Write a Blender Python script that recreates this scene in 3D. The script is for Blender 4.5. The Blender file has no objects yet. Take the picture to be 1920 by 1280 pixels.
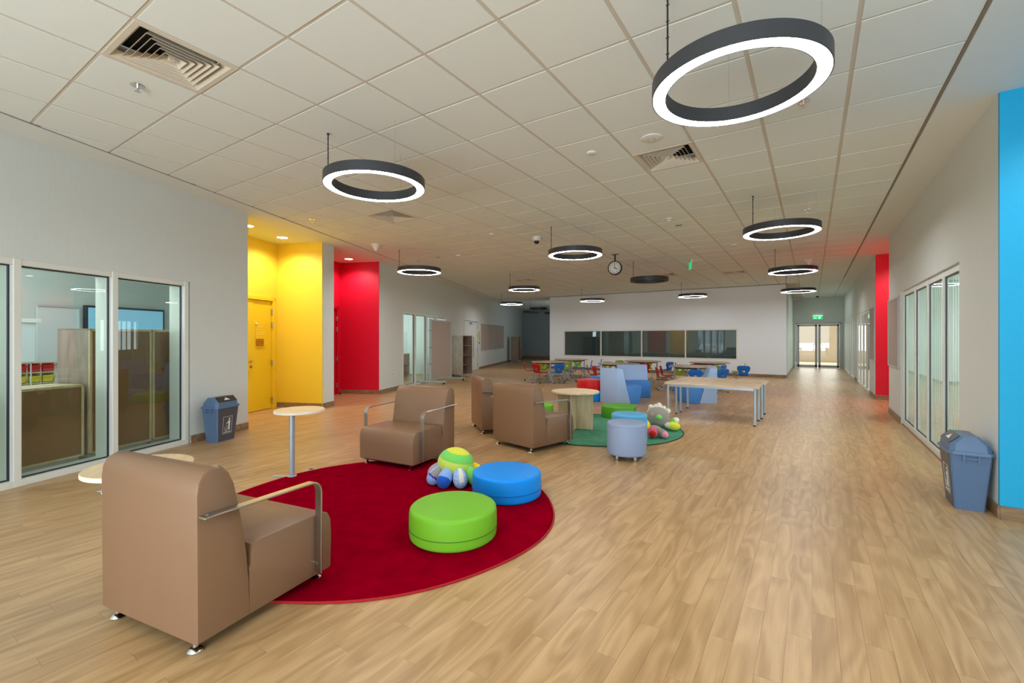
import bpy, bmesh, math, random
import numpy as np
from mathutils import Vector, Matrix
from mathutils import noise as mnoise
random.seed(7)
PI = math.pi
SC = bpy.context.scene
COL = SC.collection

# ------------------------------------------------------------------ camera
YAW = 0.5825
HC = 1.38
CEIL = 3.277
cam_d = bpy.data.cameras.new('camera')
cam = bpy.data.objects.new('camera', cam_d); COL.objects.link(cam)
cam_d.sensor_width = 36.0
cam_d.lens = 854.0 / 1920.0 * 36.0
cam_d.shift_y = -6.0 / 1920.0
cam_d.clip_start = 0.05; cam_d.clip_end = 200
cam.location = (0, 0, HC)
cam.rotation_euler = (PI / 2, 0, YAW)
SC.camera = cam

# ------------------------------------------------------------------ world, exposure, large lights
wd = bpy.data.worlds.new('world'); SC.world = wd; wd.use_nodes = True
bgn = wd.node_tree.nodes['Background']
bgn.inputs[0].default_value = (0.80, 0.90, 1.0, 1); bgn.inputs[1].default_value = 1.0
SC.view_settings.view_transform = 'Standard'; SC.view_settings.look = 'None'
SC.view_settings.gamma = 1.0; SC.view_settings.use_curve_mapping = False
SC.view_settings.exposure = 0.08
SC.cycles.max_bounces = 10; SC.cycles.diffuse_bounces = 5; SC.cycles.glossy_bounces = 4
SC.cycles.transparent_max_bounces = 12; SC.cycles.transmission_bounces = 6
SC.cycles.sample_clamp_indirect = 4.0; SC.cycles.sample_clamp_direct = 0
SC.cycles.caustics_reflective = False; SC.cycles.caustics_refractive = False

def area(name, loc, rot, sx, sy, power, color=(1, 1, 1), spread=PI):
    l = bpy.data.lights.new(name, 'AREA'); l.shape = 'RECTANGLE'; l.size = sx; l.size_y = sy
    l.energy = power; l.color = color; l.spread = spread
    o = bpy.data.objects.new(name, l); COL.objects.link(o); o.location = loc; o.rotation_euler = rot
    return o
P_REAR, P_RIGHT, P_RING = 140.0, 30.0, 46.0
# daylight through the window walls behind the camera (aims +Y into the room)
area('daylight_rear_window', (0.3, -3.9, 1.75), (PI / 2, 0, 0), 4.4, 2.9, P_REAR, (0.68, 0.85, 1.0))
# added uplight with no source in view, brightens the near ceiling
area('ceiling_uplight_fill', (-1.4, -3.7, 0.5), (math.radians(128), 0, 0), 7.0, 1.0, 240.0, (0.92, 0.97, 1.0))
# daylight entering the right-hand side bay near the camera (aims -X)
area('daylight_right_window', (3.9, 0.5, 1.7), (PI / 2, 0, PI / 2), 4.5, 2.6, P_RIGHT, (0.84, 0.93, 1.0))
# daylight of the rooms behind the glazed partitions, plus added fills
area('daylight_left_room', (-9.3, -1.3, 2.0), (PI / 2, 0, math.radians(22)), 2.5, 1.8, 80, (0.85, 0.95, 1.0))
area('left_room_fill', (-9.0, 1.3, 3.2), (0, 0, math.radians(22)), 1.2, 3.0, 55, (0.88, 0.96, 1.0))  # unseen fill added to brighten the room's walls
area('left_room_fill', (-7.1, 0.6, 3.1), (0, 0, math.radians(22)), 1.2, 0.3, 25, (0.88, 0.96, 1.0))  # second added fill, close behind the glass
area('daylight_right_room', (5.0, 9.0, 1.9), (PI / 2, 0, PI / 2), 7.0, 2.2, 480, (0.88, 0.95, 1.0))
area('daylight_right_far_room', (5.0, 19.0, 1.9), (PI / 2, 0, PI / 2), 9.0, 2.2, 260, (0.88, 0.95, 1.0))
area('corridor_fill', (0.25, 22.5, 3.2), (0, 0, 0), 0.6, 4.0, 14, (0.92, 1.0, 0.96))  # added fill lifting the corridor door frames, no fitting there
area('far_zone_fill', (-10.25, 22.4, 1.8), (PI / 2, 0, PI / 2), 4.5, 2.4, 26, (0.8, 0.93, 1.0))  # added fill for the dark far end; the block wall has no window
area('daylight_atrium', (0.25, 31.6, 2.2), (-PI / 2, 0, 0), 5.0, 3.0, 170, (1.0, 0.98, 0.95))
area('observation_room_fill', (-5.5, 21.0, 3.2), (0, 0, 0), 5.0, 1.5, 22, (0.8, 0.95, 1.0))  # weak fill added so the observation glass is less black
area('daylight_left_far_room', (-13.25, 9.4, 1.9), (PI / 2, 0, math.radians(-67.8)), 4.0, 2.0, 150, (0.80, 0.95, 1.0))

# ------------------------------------------------------------------ materials
def lin(c):
    return tuple(((v / 12.92) if v <= 0.04045 else ((v + 0.055) / 1.055) ** 2.4) for v in c)
def rgb(r, g, b):
    return lin((r / 255, g / 255, b / 255)) + (1,)
def mat(name, color, rough=0.6, metal=0.0, var=0.0, scale=20.0, bump=0.0, bscale=150.0, spec=0.5, stretch=(1, 1, 1), coat=0.0, sheen=0.0):
    m = bpy.data.materials.new(name); m.use_nodes = True
    nt = m.node_tree; b = nt.nodes['Principled BSDF']
    b.inputs['Base Color'].default_value = color
    b.inputs['Roughness'].default_value = rough; b.inputs['Metallic'].default_value = metal
    b.inputs['Specular IOR Level'].default_value = spec
    b.inputs['Coat Weight'].default_value = coat
    if sheen: b.inputs['Sheen Weight'].default_value = sheen; b.inputs['Sheen Roughness'].default_value = 0.4
    tc = nt.nodes.new('ShaderNodeTexCoord'); mp = nt.nodes.new('ShaderNodeMapping')
    mp.inputs['Scale'].default_value = stretch
    nt.links.new(tc.outputs['Object'], mp.inputs[0])
    if var:
        n = nt.nodes.new('ShaderNodeTexNoise'); n.inputs['Scale'].default_value = scale; n.inputs['Detail'].default_value = 4
        nt.links.new(mp.outputs[0], n.inputs[0])
        mx = nt.nodes.new('ShaderNodeMix'); mx.data_type = 'RGBA'
        mx.inputs[6].default_value = tuple(v * (1 - var) for v in color[:3]) + (1,)
        mx.inputs[7].default_value = tuple(min(1, v * (1 + var)) for v in color[:3]) + (1,)
        nt.links.new(n.outputs[0], mx.inputs[0]); nt.links.new(mx.outputs[2], b.inputs['Base Color'])
    if bump:
        n2 = nt.nodes.new('ShaderNodeTexNoise'); n2.inputs['Scale'].default_value = bscale; n2.inputs['Detail'].default_value = 2
        nt.links.new(mp.outputs[0], n2.inputs[0])
        bp = nt.nodes.new('ShaderNodeBump'); bp.inputs['Strength'].default_value = bump; bp.inputs['Distance'].default_value = 0.004
        nt.links.new(n2.outputs[0], bp.inputs['Height']); nt.links.new(bp.outputs[0], b.inputs['Normal'])
    return m
def emis(name, color, strength):
    m = bpy.data.materials.new(name); m.use_nodes = True; nt = m.node_tree
    b = nt.nodes['Principled BSDF']; b.inputs['Base Color'].default_value = color
    b.inputs['Emission Color'].default_value = color; b.inputs['Emission Strength'].default_value = strength
    return m
def glass(name, tint=(0.86, 0.95, 0.92), refl=1.9, base=0.02):
    m = bpy.data.materials.new(name); m.use_nodes = True; nt = m.node_tree
    nt.nodes.remove(nt.nodes['Principled BSDF']); out = nt.nodes['Material Output']
    tr = nt.nodes.new('ShaderNodeBsdfTransparent'); tr.inputs[0].default_value = tint + (1,)
    gl = nt.nodes.new('ShaderNodeBsdfGlossy'); gl.inputs['Roughness'].default_value = 0.0; gl.inputs[0].default_value = (0.93, 0.98, 1, 1)
    mu = nt.nodes.new('ShaderNodeMath'); mu.operation = 'MULTIPLY_ADD'; mu.use_clamp = True
    mu.inputs[1].default_value = refl; mu.inputs[2].default_value = base
    mx = nt.nodes.new('ShaderNodeMixShader')
    # Schlick-like weight from the facing angle, the same on both faces of the thin pane; only the front face mirrors
    lw_ = nt.nodes.new('ShaderNodeLayerWeight'); lw_.inputs[0].default_value = 0.5
    po = nt.nodes.new('ShaderNodeMath'); po.operation = 'POWER'; po.inputs[1].default_value = 4.0; nt.links.new(lw_.outputs['Facing'], po.inputs[0])
    sc_ = nt.nodes.new('ShaderNodeMath'); sc_.operation = 'MULTIPLY_ADD'; sc_.inputs[1].default_value = 0.8; sc_.inputs[2].default_value = 0.045; nt.links.new(po.outputs[0], sc_.inputs[0])
    ge = nt.nodes.new('ShaderNodeNewGeometry'); fb = nt.nodes.new('ShaderNodeMath'); fb.operation = 'SUBTRACT'; fb.inputs[0].default_value = 1.0; nt.links.new(ge.outputs['Backfacing'], fb.inputs[1])
    m2 = nt.nodes.new('ShaderNodeMath'); m2.operation = 'MULTIPLY'
    nt.links.new(sc_.outputs[0], mu.inputs[0]); nt.links.new(mu.outputs[0], m2.inputs[0]); nt.links.new(fb.outputs[0], m2.inputs[1]); nt.links.new(m2.outputs[0], mx.inputs[0])
    nt.links.new(tr.outputs[0], mx.inputs[1]); nt.links.new(gl.outputs[0], mx.inputs[2]); nt.links.new(mx.outputs[0], out.inputs[0])
    return m
def wood(name, c1, c2, axis=1, scale=1.0, rough=0.45, rnd_attr=False, streak=1.0, bump=0.03, spec=0.5):
    """wood grain: long noise stretched along the axis and wavy rings; world-space so planks run on"""
    m = bpy.data.materials.new(name); m.use_nodes = True; nt = m.node_tree; b = nt.nodes['Principled BSDF']
    b.inputs['Roughness'].default_value = rough; b.inputs['Specular IOR Level'].default_value = spec
    L = nt.links.new
    if rnd_attr:
        geo = nt.nodes.new('ShaderNodeNewGeometry'); src = geo.outputs['Position']
        at = nt.nodes.new('ShaderNodeAttribute'); at.attribute_name = 'rnd'
        cmb = nt.nodes.new('ShaderNodeCombineXYZ')
        mA = nt.nodes.new('ShaderNodeMath'); mA.operation = 'MULTIPLY'; mA.inputs[1].default_value = 37.0
        L(at.outputs['Fac'], mA.inputs[0]); L(mA.outputs[0], cmb.inputs[0]); L(mA.outputs[0], cmb.inputs[1]); L(mA.outputs[0], cmb.inputs[2])
        ad = nt.nodes.new('ShaderNodeVectorMath'); ad.operation = 'ADD'; L(src, ad.inputs[0]); L(cmb.outputs[0], ad.inputs[1]); src = ad.outputs[0]
    else:
        tc = nt.nodes.new('ShaderNodeTexCoord'); src = tc.outputs['Object']
    sc = [14 * scale] * 3; sc[axis] = 0.9 * scale
    mp = nt.nodes.new('ShaderNodeMapping'); mp.inputs['Scale'].default_value = sc; L(src, mp.inputs[0])
    n1 = nt.nodes.new('ShaderNodeTexNoise'); n1.inputs['Scale'].default_value = 1.0; n1.inputs['Detail'].default_value = 5; n1.inputs['Distortion'].default_value = 0.6
    L(mp.outputs[0], n1.inputs[0])
    # growth-ring figure: sine of the slow noise
    s = nt.nodes.new('ShaderNodeMath'); s.operation = 'MULTIPLY'; s.inputs[1].default_value = 42.0 * streak
    sc2 = [7 * scale] * 3; sc2[axis] = 1.3 * scale
    mp2 = nt.nodes.new('ShaderNodeMapping'); mp2.inputs['Scale'].default_value = sc2; L(src, mp2.inputs[0])
    n2 = nt.nodes.new('ShaderNodeTexNoise'); n2.inputs['Scale'].default_value = 0.8; n2.inputs['Detail'].default_value = 1.5; n2.inputs['Distortion'].default_value = 0.3
    L(mp2.outputs[0], n2.inputs[0]); L(n2.outputs[0], s.inputs[0])
    si = nt.nodes.new('ShaderNodeMath'); si.operation = 'SINE'; L(s.outputs[0], si.inputs[0])
    mpf = nt.nodes.new('ShaderNodeMapping'); scf = [160 * scale] * 3; scf[axis] = 5 * scale; mpf.inputs['Scale'].default_value = scf; L(src, mpf.inputs[0])
    nf = nt.nodes.new('ShaderNodeTexNoise'); nf.inputs['Scale'].default_value = 1.0; nf.inputs['Detail'].default_value = 2; L(mpf.outputs[0], nf.inputs[0])
    a1 = nt.nodes.new('ShaderNodeMath'); a1.operation = 'MULTIPLY_ADD'; a1.inputs[1].default_value = 0.13; L(si.outputs[0], a1.inputs[0]); L(n1.outputs[0], a1.inputs[2])
    a2 = nt.nodes.new('ShaderNodeMath'); a2.operation = 'MULTIPLY_ADD'; a2.inputs[1].default_value = 0.28; L(nf.outputs[0], a2.inputs[0]); L(a1.outputs[0], a2.inputs[2])
    last = a2.outputs[0]
    if rnd_attr:
        a3 = nt.nodes.new('ShaderNodeMath'); a3.operation = 'MULTIPLY_ADD'; a3.inputs[1].default_value = 0.16; L(at.outputs['Fac'], a3.inputs[0]); L(last, a3.inputs[2]); last = a3.outputs[0]
    mr = nt.nodes.new('ShaderNodeMapRange'); mr.inputs[1].default_value = 0.42; mr.inputs[2].default_value = 1.10 if rnd_attr else 0.95; L(last, mr.inputs[0])
    mx = nt.nodes.new('ShaderNodeMix'); mx.data_type = 'RGBA'; mx.inputs[6].default_value = c1; mx.inputs[7].default_value = c2
    L(mr.outputs[0], mx.inputs[0]); L(mx.outputs[2], b.inputs['Base Color'])
    if bump:
        bp = nt.nodes.new('ShaderNodeBump'); bp.inputs['Strength'].default_value = bump * 4; bp.inputs['Distance'].default_value = 0.001
        L(nf.outputs[0], bp.inputs['Height']); L(bp.outputs[0], b.inputs['Normal'])
    return m

M = {}
M['wall'] = mat('wall_paper', rgb(213, 219, 215), 0.75, var=0.035, scale=60, bump=0.12, bscale=90, stretch=(1, 1, 0.06), spec=0.25)
M['back_wall'] = mat('back_wall_paint', rgb(236, 243, 249), 0.75, var=0.02, scale=40, spec=0.25)
M['grey_wall'] = mat('grey_wall_paint', rgb(158, 168, 170), 0.5, var=0.03, scale=3)
M['yellow'] = mat('yellow_paint', rgb(242, 208, 58), 0.55, var=0.02, scale=30, bump=0.05)
M['yellow_door'] = mat('yellow_door_paint', rgb(242, 204, 38), 0.35, var=0.02, scale=10)
M['red'] = mat('red_paint', rgb(220, 0, 44), 0.55, var=0.03, scale=30, bump=0.05)
M['red_door'] = mat('red_door_paint', rgb(205, 8, 34), 0.35, var=0.02, scale=10)
M['blue'] = mat('blue_paint', rgb(0, 168, 216), 0.55, var=0.05, scale=30, bump=0.05)
M['tile'] = mat('ceiling_tile_board', rgb(228, 235, 231), 0.9, var=0.03, scale=120, bump=0.15, bscale=220, spec=0.1)
M['tbar'] = mat('ceiling_grid_metal', rgb(206, 199, 184), 0.7, var=0.02)
M['shadow_gap'] = mat('painted_shadow_gap', rgb(140, 130, 116), 0.8, var=0.05)
M['plaster'] = mat('ceiling_plaster', rgb(224, 229, 224), 0.85, var=0.015, scale=8, spec=0.15)
M['floor'] = wood('oak_vinyl', rgb(166, 129, 84), rgb(206, 168, 120), 1, 1.0, 0.36, True, spec=0.45)
M['subfloor'] = mat('floor_seam', rgb(156, 120, 80), 0.6, var=0.05)
M['skirting'] = wood('oak_skirting', rgb(128, 100, 72), rgb(164, 134, 100), 0, 1.0, 0.5)
M['frame'] = mat('white_window_frame', rgb(224, 226, 218), 0.35, var=0.01)
M['alu'] = mat('grey_aluminium', rgb(178, 186, 190), 0.35, 0.0, var=0.03)
M['silver'] = mat('silver_powder_coat', rgb(172, 184, 196), 0.32, 0.35, var=0.03)
M['chrome'] = mat('chrome', rgb(225, 225, 228), 0.08, 1.0, var=0.02)
M['steel'] = mat('brushed_steel', rgb(190, 188, 184), 0.28, 1.0, var=0.08, scale=80, stretch=(1, 1, 0.05))
M['seam'] = mat('dark_seam', rgb(48, 104, 10), 0.8, var=0.1); M['seam_b'] = mat('dark_blue_seam', rgb(0, 64, 150), 0.8, var=0.1); M['seam_r'] = mat('dark_red_seam', rgb(110, 0, 10), 0.8, var=0.1)
M['rubber'] = mat('black_rubber', rgb(28, 28, 30), 0.7, var=0.1)
M['gasket'] = mat('dark_gasket', rgb(36, 44, 60), 0.5, var=0.05)
M['black'] = mat('black_anodised', rgb(62, 64, 68), 0.42, 0.2, var=0.05, scale=8)
M['plastic_black'] = mat('black_plastic', rgb(22, 22, 24), 0.4, var=0.05)
M['white_plastic'] = mat('white_plastic', rgb(228, 226, 220), 0.4, var=0.01)
M['vent'] = mat('vent_cream_metal', rgb(214, 206, 188), 0.5, var=0.02)
M['dark'] = mat('dark_void', rgb(14, 14, 16), 0.9, var=0.05)
M['leather'] = mat('tan_leatherette', rgb(134, 102, 76), 0.42, var=0.03, scale=6, bump=0.10, bscale=500, spec=0.4)
M['pouf_green'] = mat('green_vinyl', rgb(118, 186, 42), 0.48, var=0.03, scale=5, bump=0.05, bscale=400, spec=0.3)
M['pouf_dgreen'] = mat('leaf_green_vinyl', rgb(88, 160, 22), 0.45, var=0.03, scale=5, bump=0.05, bscale=400)
M['pouf_blue'] = mat('blue_vinyl', rgb(0, 142, 236), 0.48, var=0.03, scale=5, bump=0.05, bscale=400, spec=0.3)
M['pouf_red'] = mat('red_vinyl', rgb(212, 0, 14), 0.45, var=0.03, scale=5, bump=0.05, bscale=400)
M['lilac'] = mat('lilac_grey_vinyl', rgb(146, 162, 192), 0.48, var=0.03, scale=5, bump=0.05, bscale=400, spec=0.3)
M['sky_vinyl'] = mat('sky_blue_vinyl', rgb(92, 172, 218), 0.48, var=0.03, scale=5, bump=0.05, bscale=400, spec=0.3)
M['foam_light'] = mat('pale_blue_foam_cover', rgb(166, 196, 238), 0.6, var=0.04, scale=4, bump=0.2, bscale=12)
M['foam_blue'] = mat('mid_blue_foam_cover', rgb(72, 144, 228), 0.6, var=0.03, scale=4, bump=0.15, bscale=12)
M['rug_red'] = mat('red_pile', rgb(142, 0, 26), 1.0, var=0.35, scale=7, bump=1.0, bscale=260, spec=0.0)
M['rug_red_edge'] = mat('red_binding', rgb(170, 2, 18), 0.8, var=0.1, scale=90)
M['rug_green'] = mat('green_pile', rgb(88, 146, 116), 0.95, var=0.28, scale=8, bump=1.0, bscale=260, spec=0.0)
M['rug_green_edge'] = mat('dark_green_binding', rgb(20, 62, 44), 0.8, var=0.1, scale=90)
M['beech'] = wood('pale_beech_laminate', rgb(214, 186, 142), rgb(232, 208, 168), 0, 1.2, 0.4)
M['beech_v'] = wood('pale_beech_panel', rgb(186, 164, 126), rgb(208, 188, 150), 2, 1.2, 0.45)
M['desk'] = wood('desk_laminate', rgb(196, 168, 134), rgb(222, 198, 164), 0, 1.0, 0.4)
M['kid_table'] = wood('grey_brown_laminate', rgb(164, 140, 118), rgb(188, 166, 142), 0, 1.0, 0.45)
M['cream_edge'] = mat('cream_edge_band', rgb(236, 226, 204), 0.45, var=0.01)
M['shelf'] = wood('grey_oak_shelf', rgb(140, 120, 104), rgb(170, 150, 134), 2, 0.8, 0.5)
M['shelf_dark'] = wood('inner_shelf', rgb(150, 112, 88), rgb(172, 134, 108), 1, 0.8, 0.5)
M['hardboard'] = mat('brown_hardboard', rgb(128, 92, 56), 0.55, var=0.06, scale=90)
M['pinboard'] = mat('beige_pinboard_felt', rgb(178, 164, 152), 0.95, var=0.05, scale=160, bump=0.1)
M['white_board'] = mat('white_board', rgb(214, 222, 224), 0.2, var=0.01)
M['bin_blue'] = mat('bin_blue_grey_plastic', rgb(88, 114, 148), 0.34, var=0.03, scale=5)
M['bin_dark'] = mat('bin_dark_panel', rgb(74, 74, 84), 0.4, var=0.04, scale=5)
M['white_print'] = mat('white_print', rgb(226, 226, 222), 0.5, var=0.01)
M['grey_print'] = mat('pale_yellow_print', rgb(250, 226, 120), 0.5, var=0.01)
M['bronze'] = mat('bronze_plate', rgb(172, 108, 26), 0.4, 0.2, var=0.05, scale=40)
M['yellow_card'] = mat('yellow_card', rgb(232, 178, 24), 0.6, var=0.03)
M['chair_red'] = mat('red_shell', rgb(186, 14, 26), 0.4, var=0.03)
M['chair_blue'] = mat('blue_shell', rgb(20, 118, 214), 0.4, var=0.03)
M['chair_lime'] = mat('lime_shell', rgb(146, 178, 18), 0.4, var=0.03)
M['tray_red'] = mat('red_tray', rgb(196, 16, 28), 0.35, var=0.02)
M['tray_yellow'] = mat('yellow_tray', rgb(206, 196, 30), 0.35, var=0.02)
M['glass'] = glass('partition_glass', (0.90, 0.96, 0.93), 1.3, 0.02)
M['glass_back'] = glass('observation_glass', (0.66, 0.74, 0.72), 1.5, 0.03)
M['glass_door'] = glass('door_glass', (0.93, 0.96, 0.95), 1.2, 0.0)
M['room_wall'] = mat('inner_room_wall', rgb(206, 212, 208), 0.8, var=0.02)
M['atrium_wall'] = mat('atrium_wall', rgb(238, 228, 212), 0.8, var=0.05, scale=3)
M['blind'] = mat('blind_slat', rgb(216, 228, 222), 0.7, var=0.03)
def translucent(m, fac=.55):
    nt = m.node_tree; b = nt.nodes['Principled BSDF']; out = nt.nodes['Material Output']
    t = nt.nodes.new('ShaderNodeBsdfTranslucent'); t.inputs[0].default_value = b.inputs['Base Color'].default_value
    mx = nt.nodes.new('ShaderNodeMixShader'); mx.inputs[0].default_value = fac
    nt.links.new(b.outputs[0], mx.inputs[1]); nt.links.new(t.outputs[0], mx.inputs[2]); nt.links.new(mx.outputs[0], out.inputs[0])
translucent(M['blind'])
M['cream_plush'] = mat('cream_plush', rgb(228, 224, 204), 0.95, var=0.05, scale=60, bump=0.4, sheen=0.2)
def plush(n, c): return mat('plush_' + n, c, 0.95, var=0.06, scale=60, bump=0.4, bscale=300, sheen=0.2)
M['pl_lime'] = plush('lime', rgb(206, 226, 92)); M['pl_green'] = plush('green', rgb(120, 208, 92))
M['pl_grey'] = plush('grey', rgb(150, 142, 134)); M['pl_yellow'] = plush('yellow', rgb(250, 208, 0)); M['pl_orange'] = plush('orange', rgb(255, 130, 0))
M['pl_blue'] = plush('blue', rgb(20, 88, 196)); M['pl_lblue'] = plush('light_blue', rgb(140, 176, 232)); M['pl_lav'] = plush('lavender', rgb(170, 160, 170))
M['pl_pink'] = plush('pink', rgb(214, 84, 104)); M['pl_red'] = plush('red', rgb(206, 24, 24)); M['pl_lpink'] = plush('light_pink', rgb(236, 150, 168))
M['pl_purple'] = plush('purple', rgb(70, 20, 150)); M['pl_dyellow'] = plush('lemon', rgb(222, 222, 60))
def dotted(name, c1, c2, scale):
    m = mat(name, c1, 0.95); nt = m.node_tree; b = nt.nodes['Principled BSDF']
    tc = nt.nodes.new('ShaderNodeTexCoord'); v = nt.nodes.new('ShaderNodeTexVoronoi'); v.inputs['Scale'].default_value = scale; v.inputs['Randomness'].default_value = 0.1
    nt.links.new(tc.outputs['Object'], v.inputs['Vector'])
    lt = nt.nodes.new('ShaderNodeMath'); lt.operation = 'LESS_THAN'; lt.inputs[1].default_value = 0.3
    nt.links.new(v.outputs['Distance'], lt.inputs[0]); mx = nt.nodes.new('ShaderNodeMix'); mx.data_type = 'RGBA'
    mx.inputs[6].default_value = c1; mx.inputs[7].default_value = c2
    nt.links.new(lt.outputs[0], mx.inputs[0]); nt.links.new(mx.outputs[2], b.inputs['Base Color']); return m
M['pl_dots'] = dotted('plush_dotted', rgb(170, 196, 236), rgb(50, 92, 200), 75)
M['led'] = emis('led_diffuser', (0.98, 0.975, 1.0, 1), P_RING)
M['led_off'] = mat('led_diffuser_unlit', rgb(60, 58, 56), 0.5, var=0.02)
M['downlight'] = emis('downlight_lens', (1.0, 0.95, 0.9, 1), 12.0)
M['exit_green'] = emis('exit_green', rgb(20, 190, 110), 0.9)
M['exit_white'] = emis('exit_white', rgb(215, 255, 235), 1.6)
M['screen'] = emis('display_screen', rgb(110, 160, 185), 0.75)

# ------------------------------------------------------------------ builders
class MB:
    """collects shapes in one bmesh; build() links them as one mesh object"""
    def __init__(s): s.bm = bmesh.new(); s.mats = []
    def mi(s, m):
        if m is None: return 0
        if m not in s.mats: s.mats.append(m)
        return s.mats.index(m)
    def box(s, x0, x1, y0, y1, z0, z1, bev=0.0, seg=2, m=None):
        r = bmesh.ops.create_cube(s.bm, size=1.0); vs = r['verts']
        for v in vs: v.co = Vector(((x0 + x1) / 2 + v.co.x * (x1 - x0), (y0 + y1) / 2 + v.co.y * (y1 - y0), (z0 + z1) / 2 + v.co.z * (z1 - z0)))
        if bev:
            es = list({e for v in vs for e in v.link_edges})
            g = bmesh.ops.bevel(s.bm, geom=es, offset=bev, segments=seg, affect='EDGES', profile=0.5)
            fs = set(g['faces']) | {f for v in vs if v.is_valid for f in v.link_faces}
        else: fs = {f for v in vs for f in v.link_faces}
        if m is not None:
            for f in fs: f.material_index = s.mi(m)
        return s
    def prism(s, pts, a0, a1, axis='y', bev=0.0, seg=3, m=None, skip=()):
        """polygon pts (2d) extruded along the axis. axis y: pts=(x,z); z: pts=(x,y); x: pts=(y,z)"""
        def P(p, a): return {'y': (p[0], a, p[1]), 'z': (p[0], p[1], a), 'x': (a, p[0], p[1])}[axis]
        v0 = [s.bm.verts.new(P(p, a0)) for p in pts]; v1 = [s.bm.verts.new(P(p, a1)) for p in pts]
        n = len(pts); fs = [s.bm.faces.new(v0), s.bm.faces.new(v1[::-1])]
        for i in range(n): fs.append(s.bm.faces.new((v0[(i + 1) % n], v0[i], v1[i], v1[(i + 1) % n])))
        bmesh.ops.recalc_face_normals(s.bm, faces=fs)
        if bev:
            es = [s.bm.edges.get((v_[i], v_[(i + 1) % n])) for v_ in (v0, v1) for i in range(n) if i not in skip]
            g = bmesh.ops.bevel(s.bm, geom=es, offset=bev, segments=seg, affect='EDGES', profile=0.5)
            fs = list({f for f in fs if f.is_valid} | set(g['faces']))
        if m is not None:
            for f in fs: f.material_index = s.mi(m)
        return s
    def lathe(s, prof, c=(0, 0, 0), n=32, a0=0.0, a1=2 * PI, m=None, mf=None):
        full = abs(a1 - a0 - 2 * PI) < 1e-6; k = n if full else n + 1; rings = []
        for (r, z) in prof:
            if r < 1e-6: rings.append([s.bm.verts.new((c[0], c[1], c[2] + z))])
            else: rings.append([s.bm.verts.new((c[0] + r * math.cos(a0 + (a1 - a0) * i / n), c[1] + r * math.sin(a0 + (a1 - a0) * i / n), c[2] + z)) for i in range(k)])
        for j in range(len(rings) - 1):
            A, B = rings[j], rings[j + 1]
            for i in range(n):
                i2 = (i + 1) % k
                if len(A) == 1 and len(B) == 1: continue
                if len(A) == 1: f = s.bm.faces.new((A[0], B[i2], B[i])) if i2 < len(B) else None
                elif len(B) == 1: f = s.bm.faces.new((A[i], A[i2], B[0]))
                else: f = s.bm.faces.new((A[i], A[i2], B[i2], B[i]))
                mm = mf(prof[j], prof[j + 1]) if mf else m
                if f and mm is not None: f.material_index = s.mi(mm)
        return s
    def tube(s, pts, r, n=8, closed=False, m=None, cap=True):
        pts = [Vector(p) for p in pts]; rings = []; N = len(pts)
        up = Vector((0, 0, 1))
        for i, p in enumerate(pts):
            if closed: t = (pts[(i + 1) % N] - pts[i - 1]).normalized()
            else: t = (pts[min(i + 1, N - 1)] - pts[max(i - 1, 0)]).normalized()
            a = t.cross(up)
            if a.length < 0.05: a = t.cross(Vector((0.3, 1, 0)))
            a.normalize(); b = t.cross(a).normalized()
            rings.append([s.bm.verts.new(p + a * (r * math.cos(2 * PI * k / n)) + b * (r * math.sin(2 * PI * k / n))) for k in range(n)])
        for i in range(N if closed else N - 1):
            A, B = rings[i], rings[(i + 1) % N]
            for k in range(n):
                f = s.bm.faces.new((A[k], A[(k + 1) % n], B[(k + 1) % n], B[k]))
                if m is not None: f.material_index = s.mi(m)
        if not closed and cap:
            s.bm.faces.new(rings[0][::-1]); s.bm.faces.new(rings[-1])
        return s
    def strip(s, path, w, t, side=(0, 1, 0), m=None):
        """flat bar of width w (along side) and thickness t following path"""
        sd = Vector(side).normalized(); pts = [Vector(p) for p in path]; N = len(pts); R = []
        for i, p in enumerate(pts):
            tg = (pts[min(i + 1, N - 1)] - pts[max(i - 1, 0)]).normalized(); nn = tg.cross(sd).normalized()
            R.append([s.bm.verts.new(p + sd * a + nn * b) for a, b in ((-w / 2, -t / 2), (w / 2, -t / 2), (w / 2, t / 2), (-w / 2, t / 2))])
        for i in range(N - 1):
            for k in range(4): s.bm.faces.new((R[i][k], R[i][(k + 1) % 4], R[i + 1][(k + 1) % 4], R[i + 1][k]))
        s.bm.faces.new(R[0][::-1]); s.bm.faces.new(R[-1]); return s
    def hexa(s, bot, top, m=None, bev=0.0):
        v0 = [s.bm.verts.new(p) for p in bot]; v1 = [s.bm.verts.new(p) for p in top]; n = len(bot)
        fs = [s.bm.faces.new(v0[::-1]), s.bm.faces.new(v1)] + [s.bm.faces.new((v0[i], v0[(i + 1) % n], v1[(i + 1) % n], v1[i])) for i in range(n)]
        bmesh.ops.recalc_face_normals(s.bm, faces=fs)
        if bev: bmesh.ops.bevel(s.bm, geom=list({e for f in fs for e in f.edges}), offset=bev, segments=2, affect='EDGES', profile=0.5)
        return s
    def ball(s, c, r, n=16, sc=(1, 1, 1), rot=None, mf=None, fn=None):
        g = bmesh.ops.create_uvsphere(s.bm, u_segments=n, v_segments=max(8, n * 2 // 3), radius=1.0)
        vs = g['verts']; fs = {f for v in vs for f in v.link_faces}
        if mf:
            for f in fs: f.material_index = s.mi(mf(f.calc_center_median()))
        for v in vs:
            q = v.co.copy()
            if fn: q = fn(q)
            q = Vector((q.x * r * sc[0], q.y * r * sc[1], q.z * r * sc[2]))
            if rot is not None: q = rot @ q
            v.co = q + Vector(c)
        return s
    def grp(s, M4):
        bmesh.ops.transform(s.bm, matrix=M4, verts=s.bm.verts); return s
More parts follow.
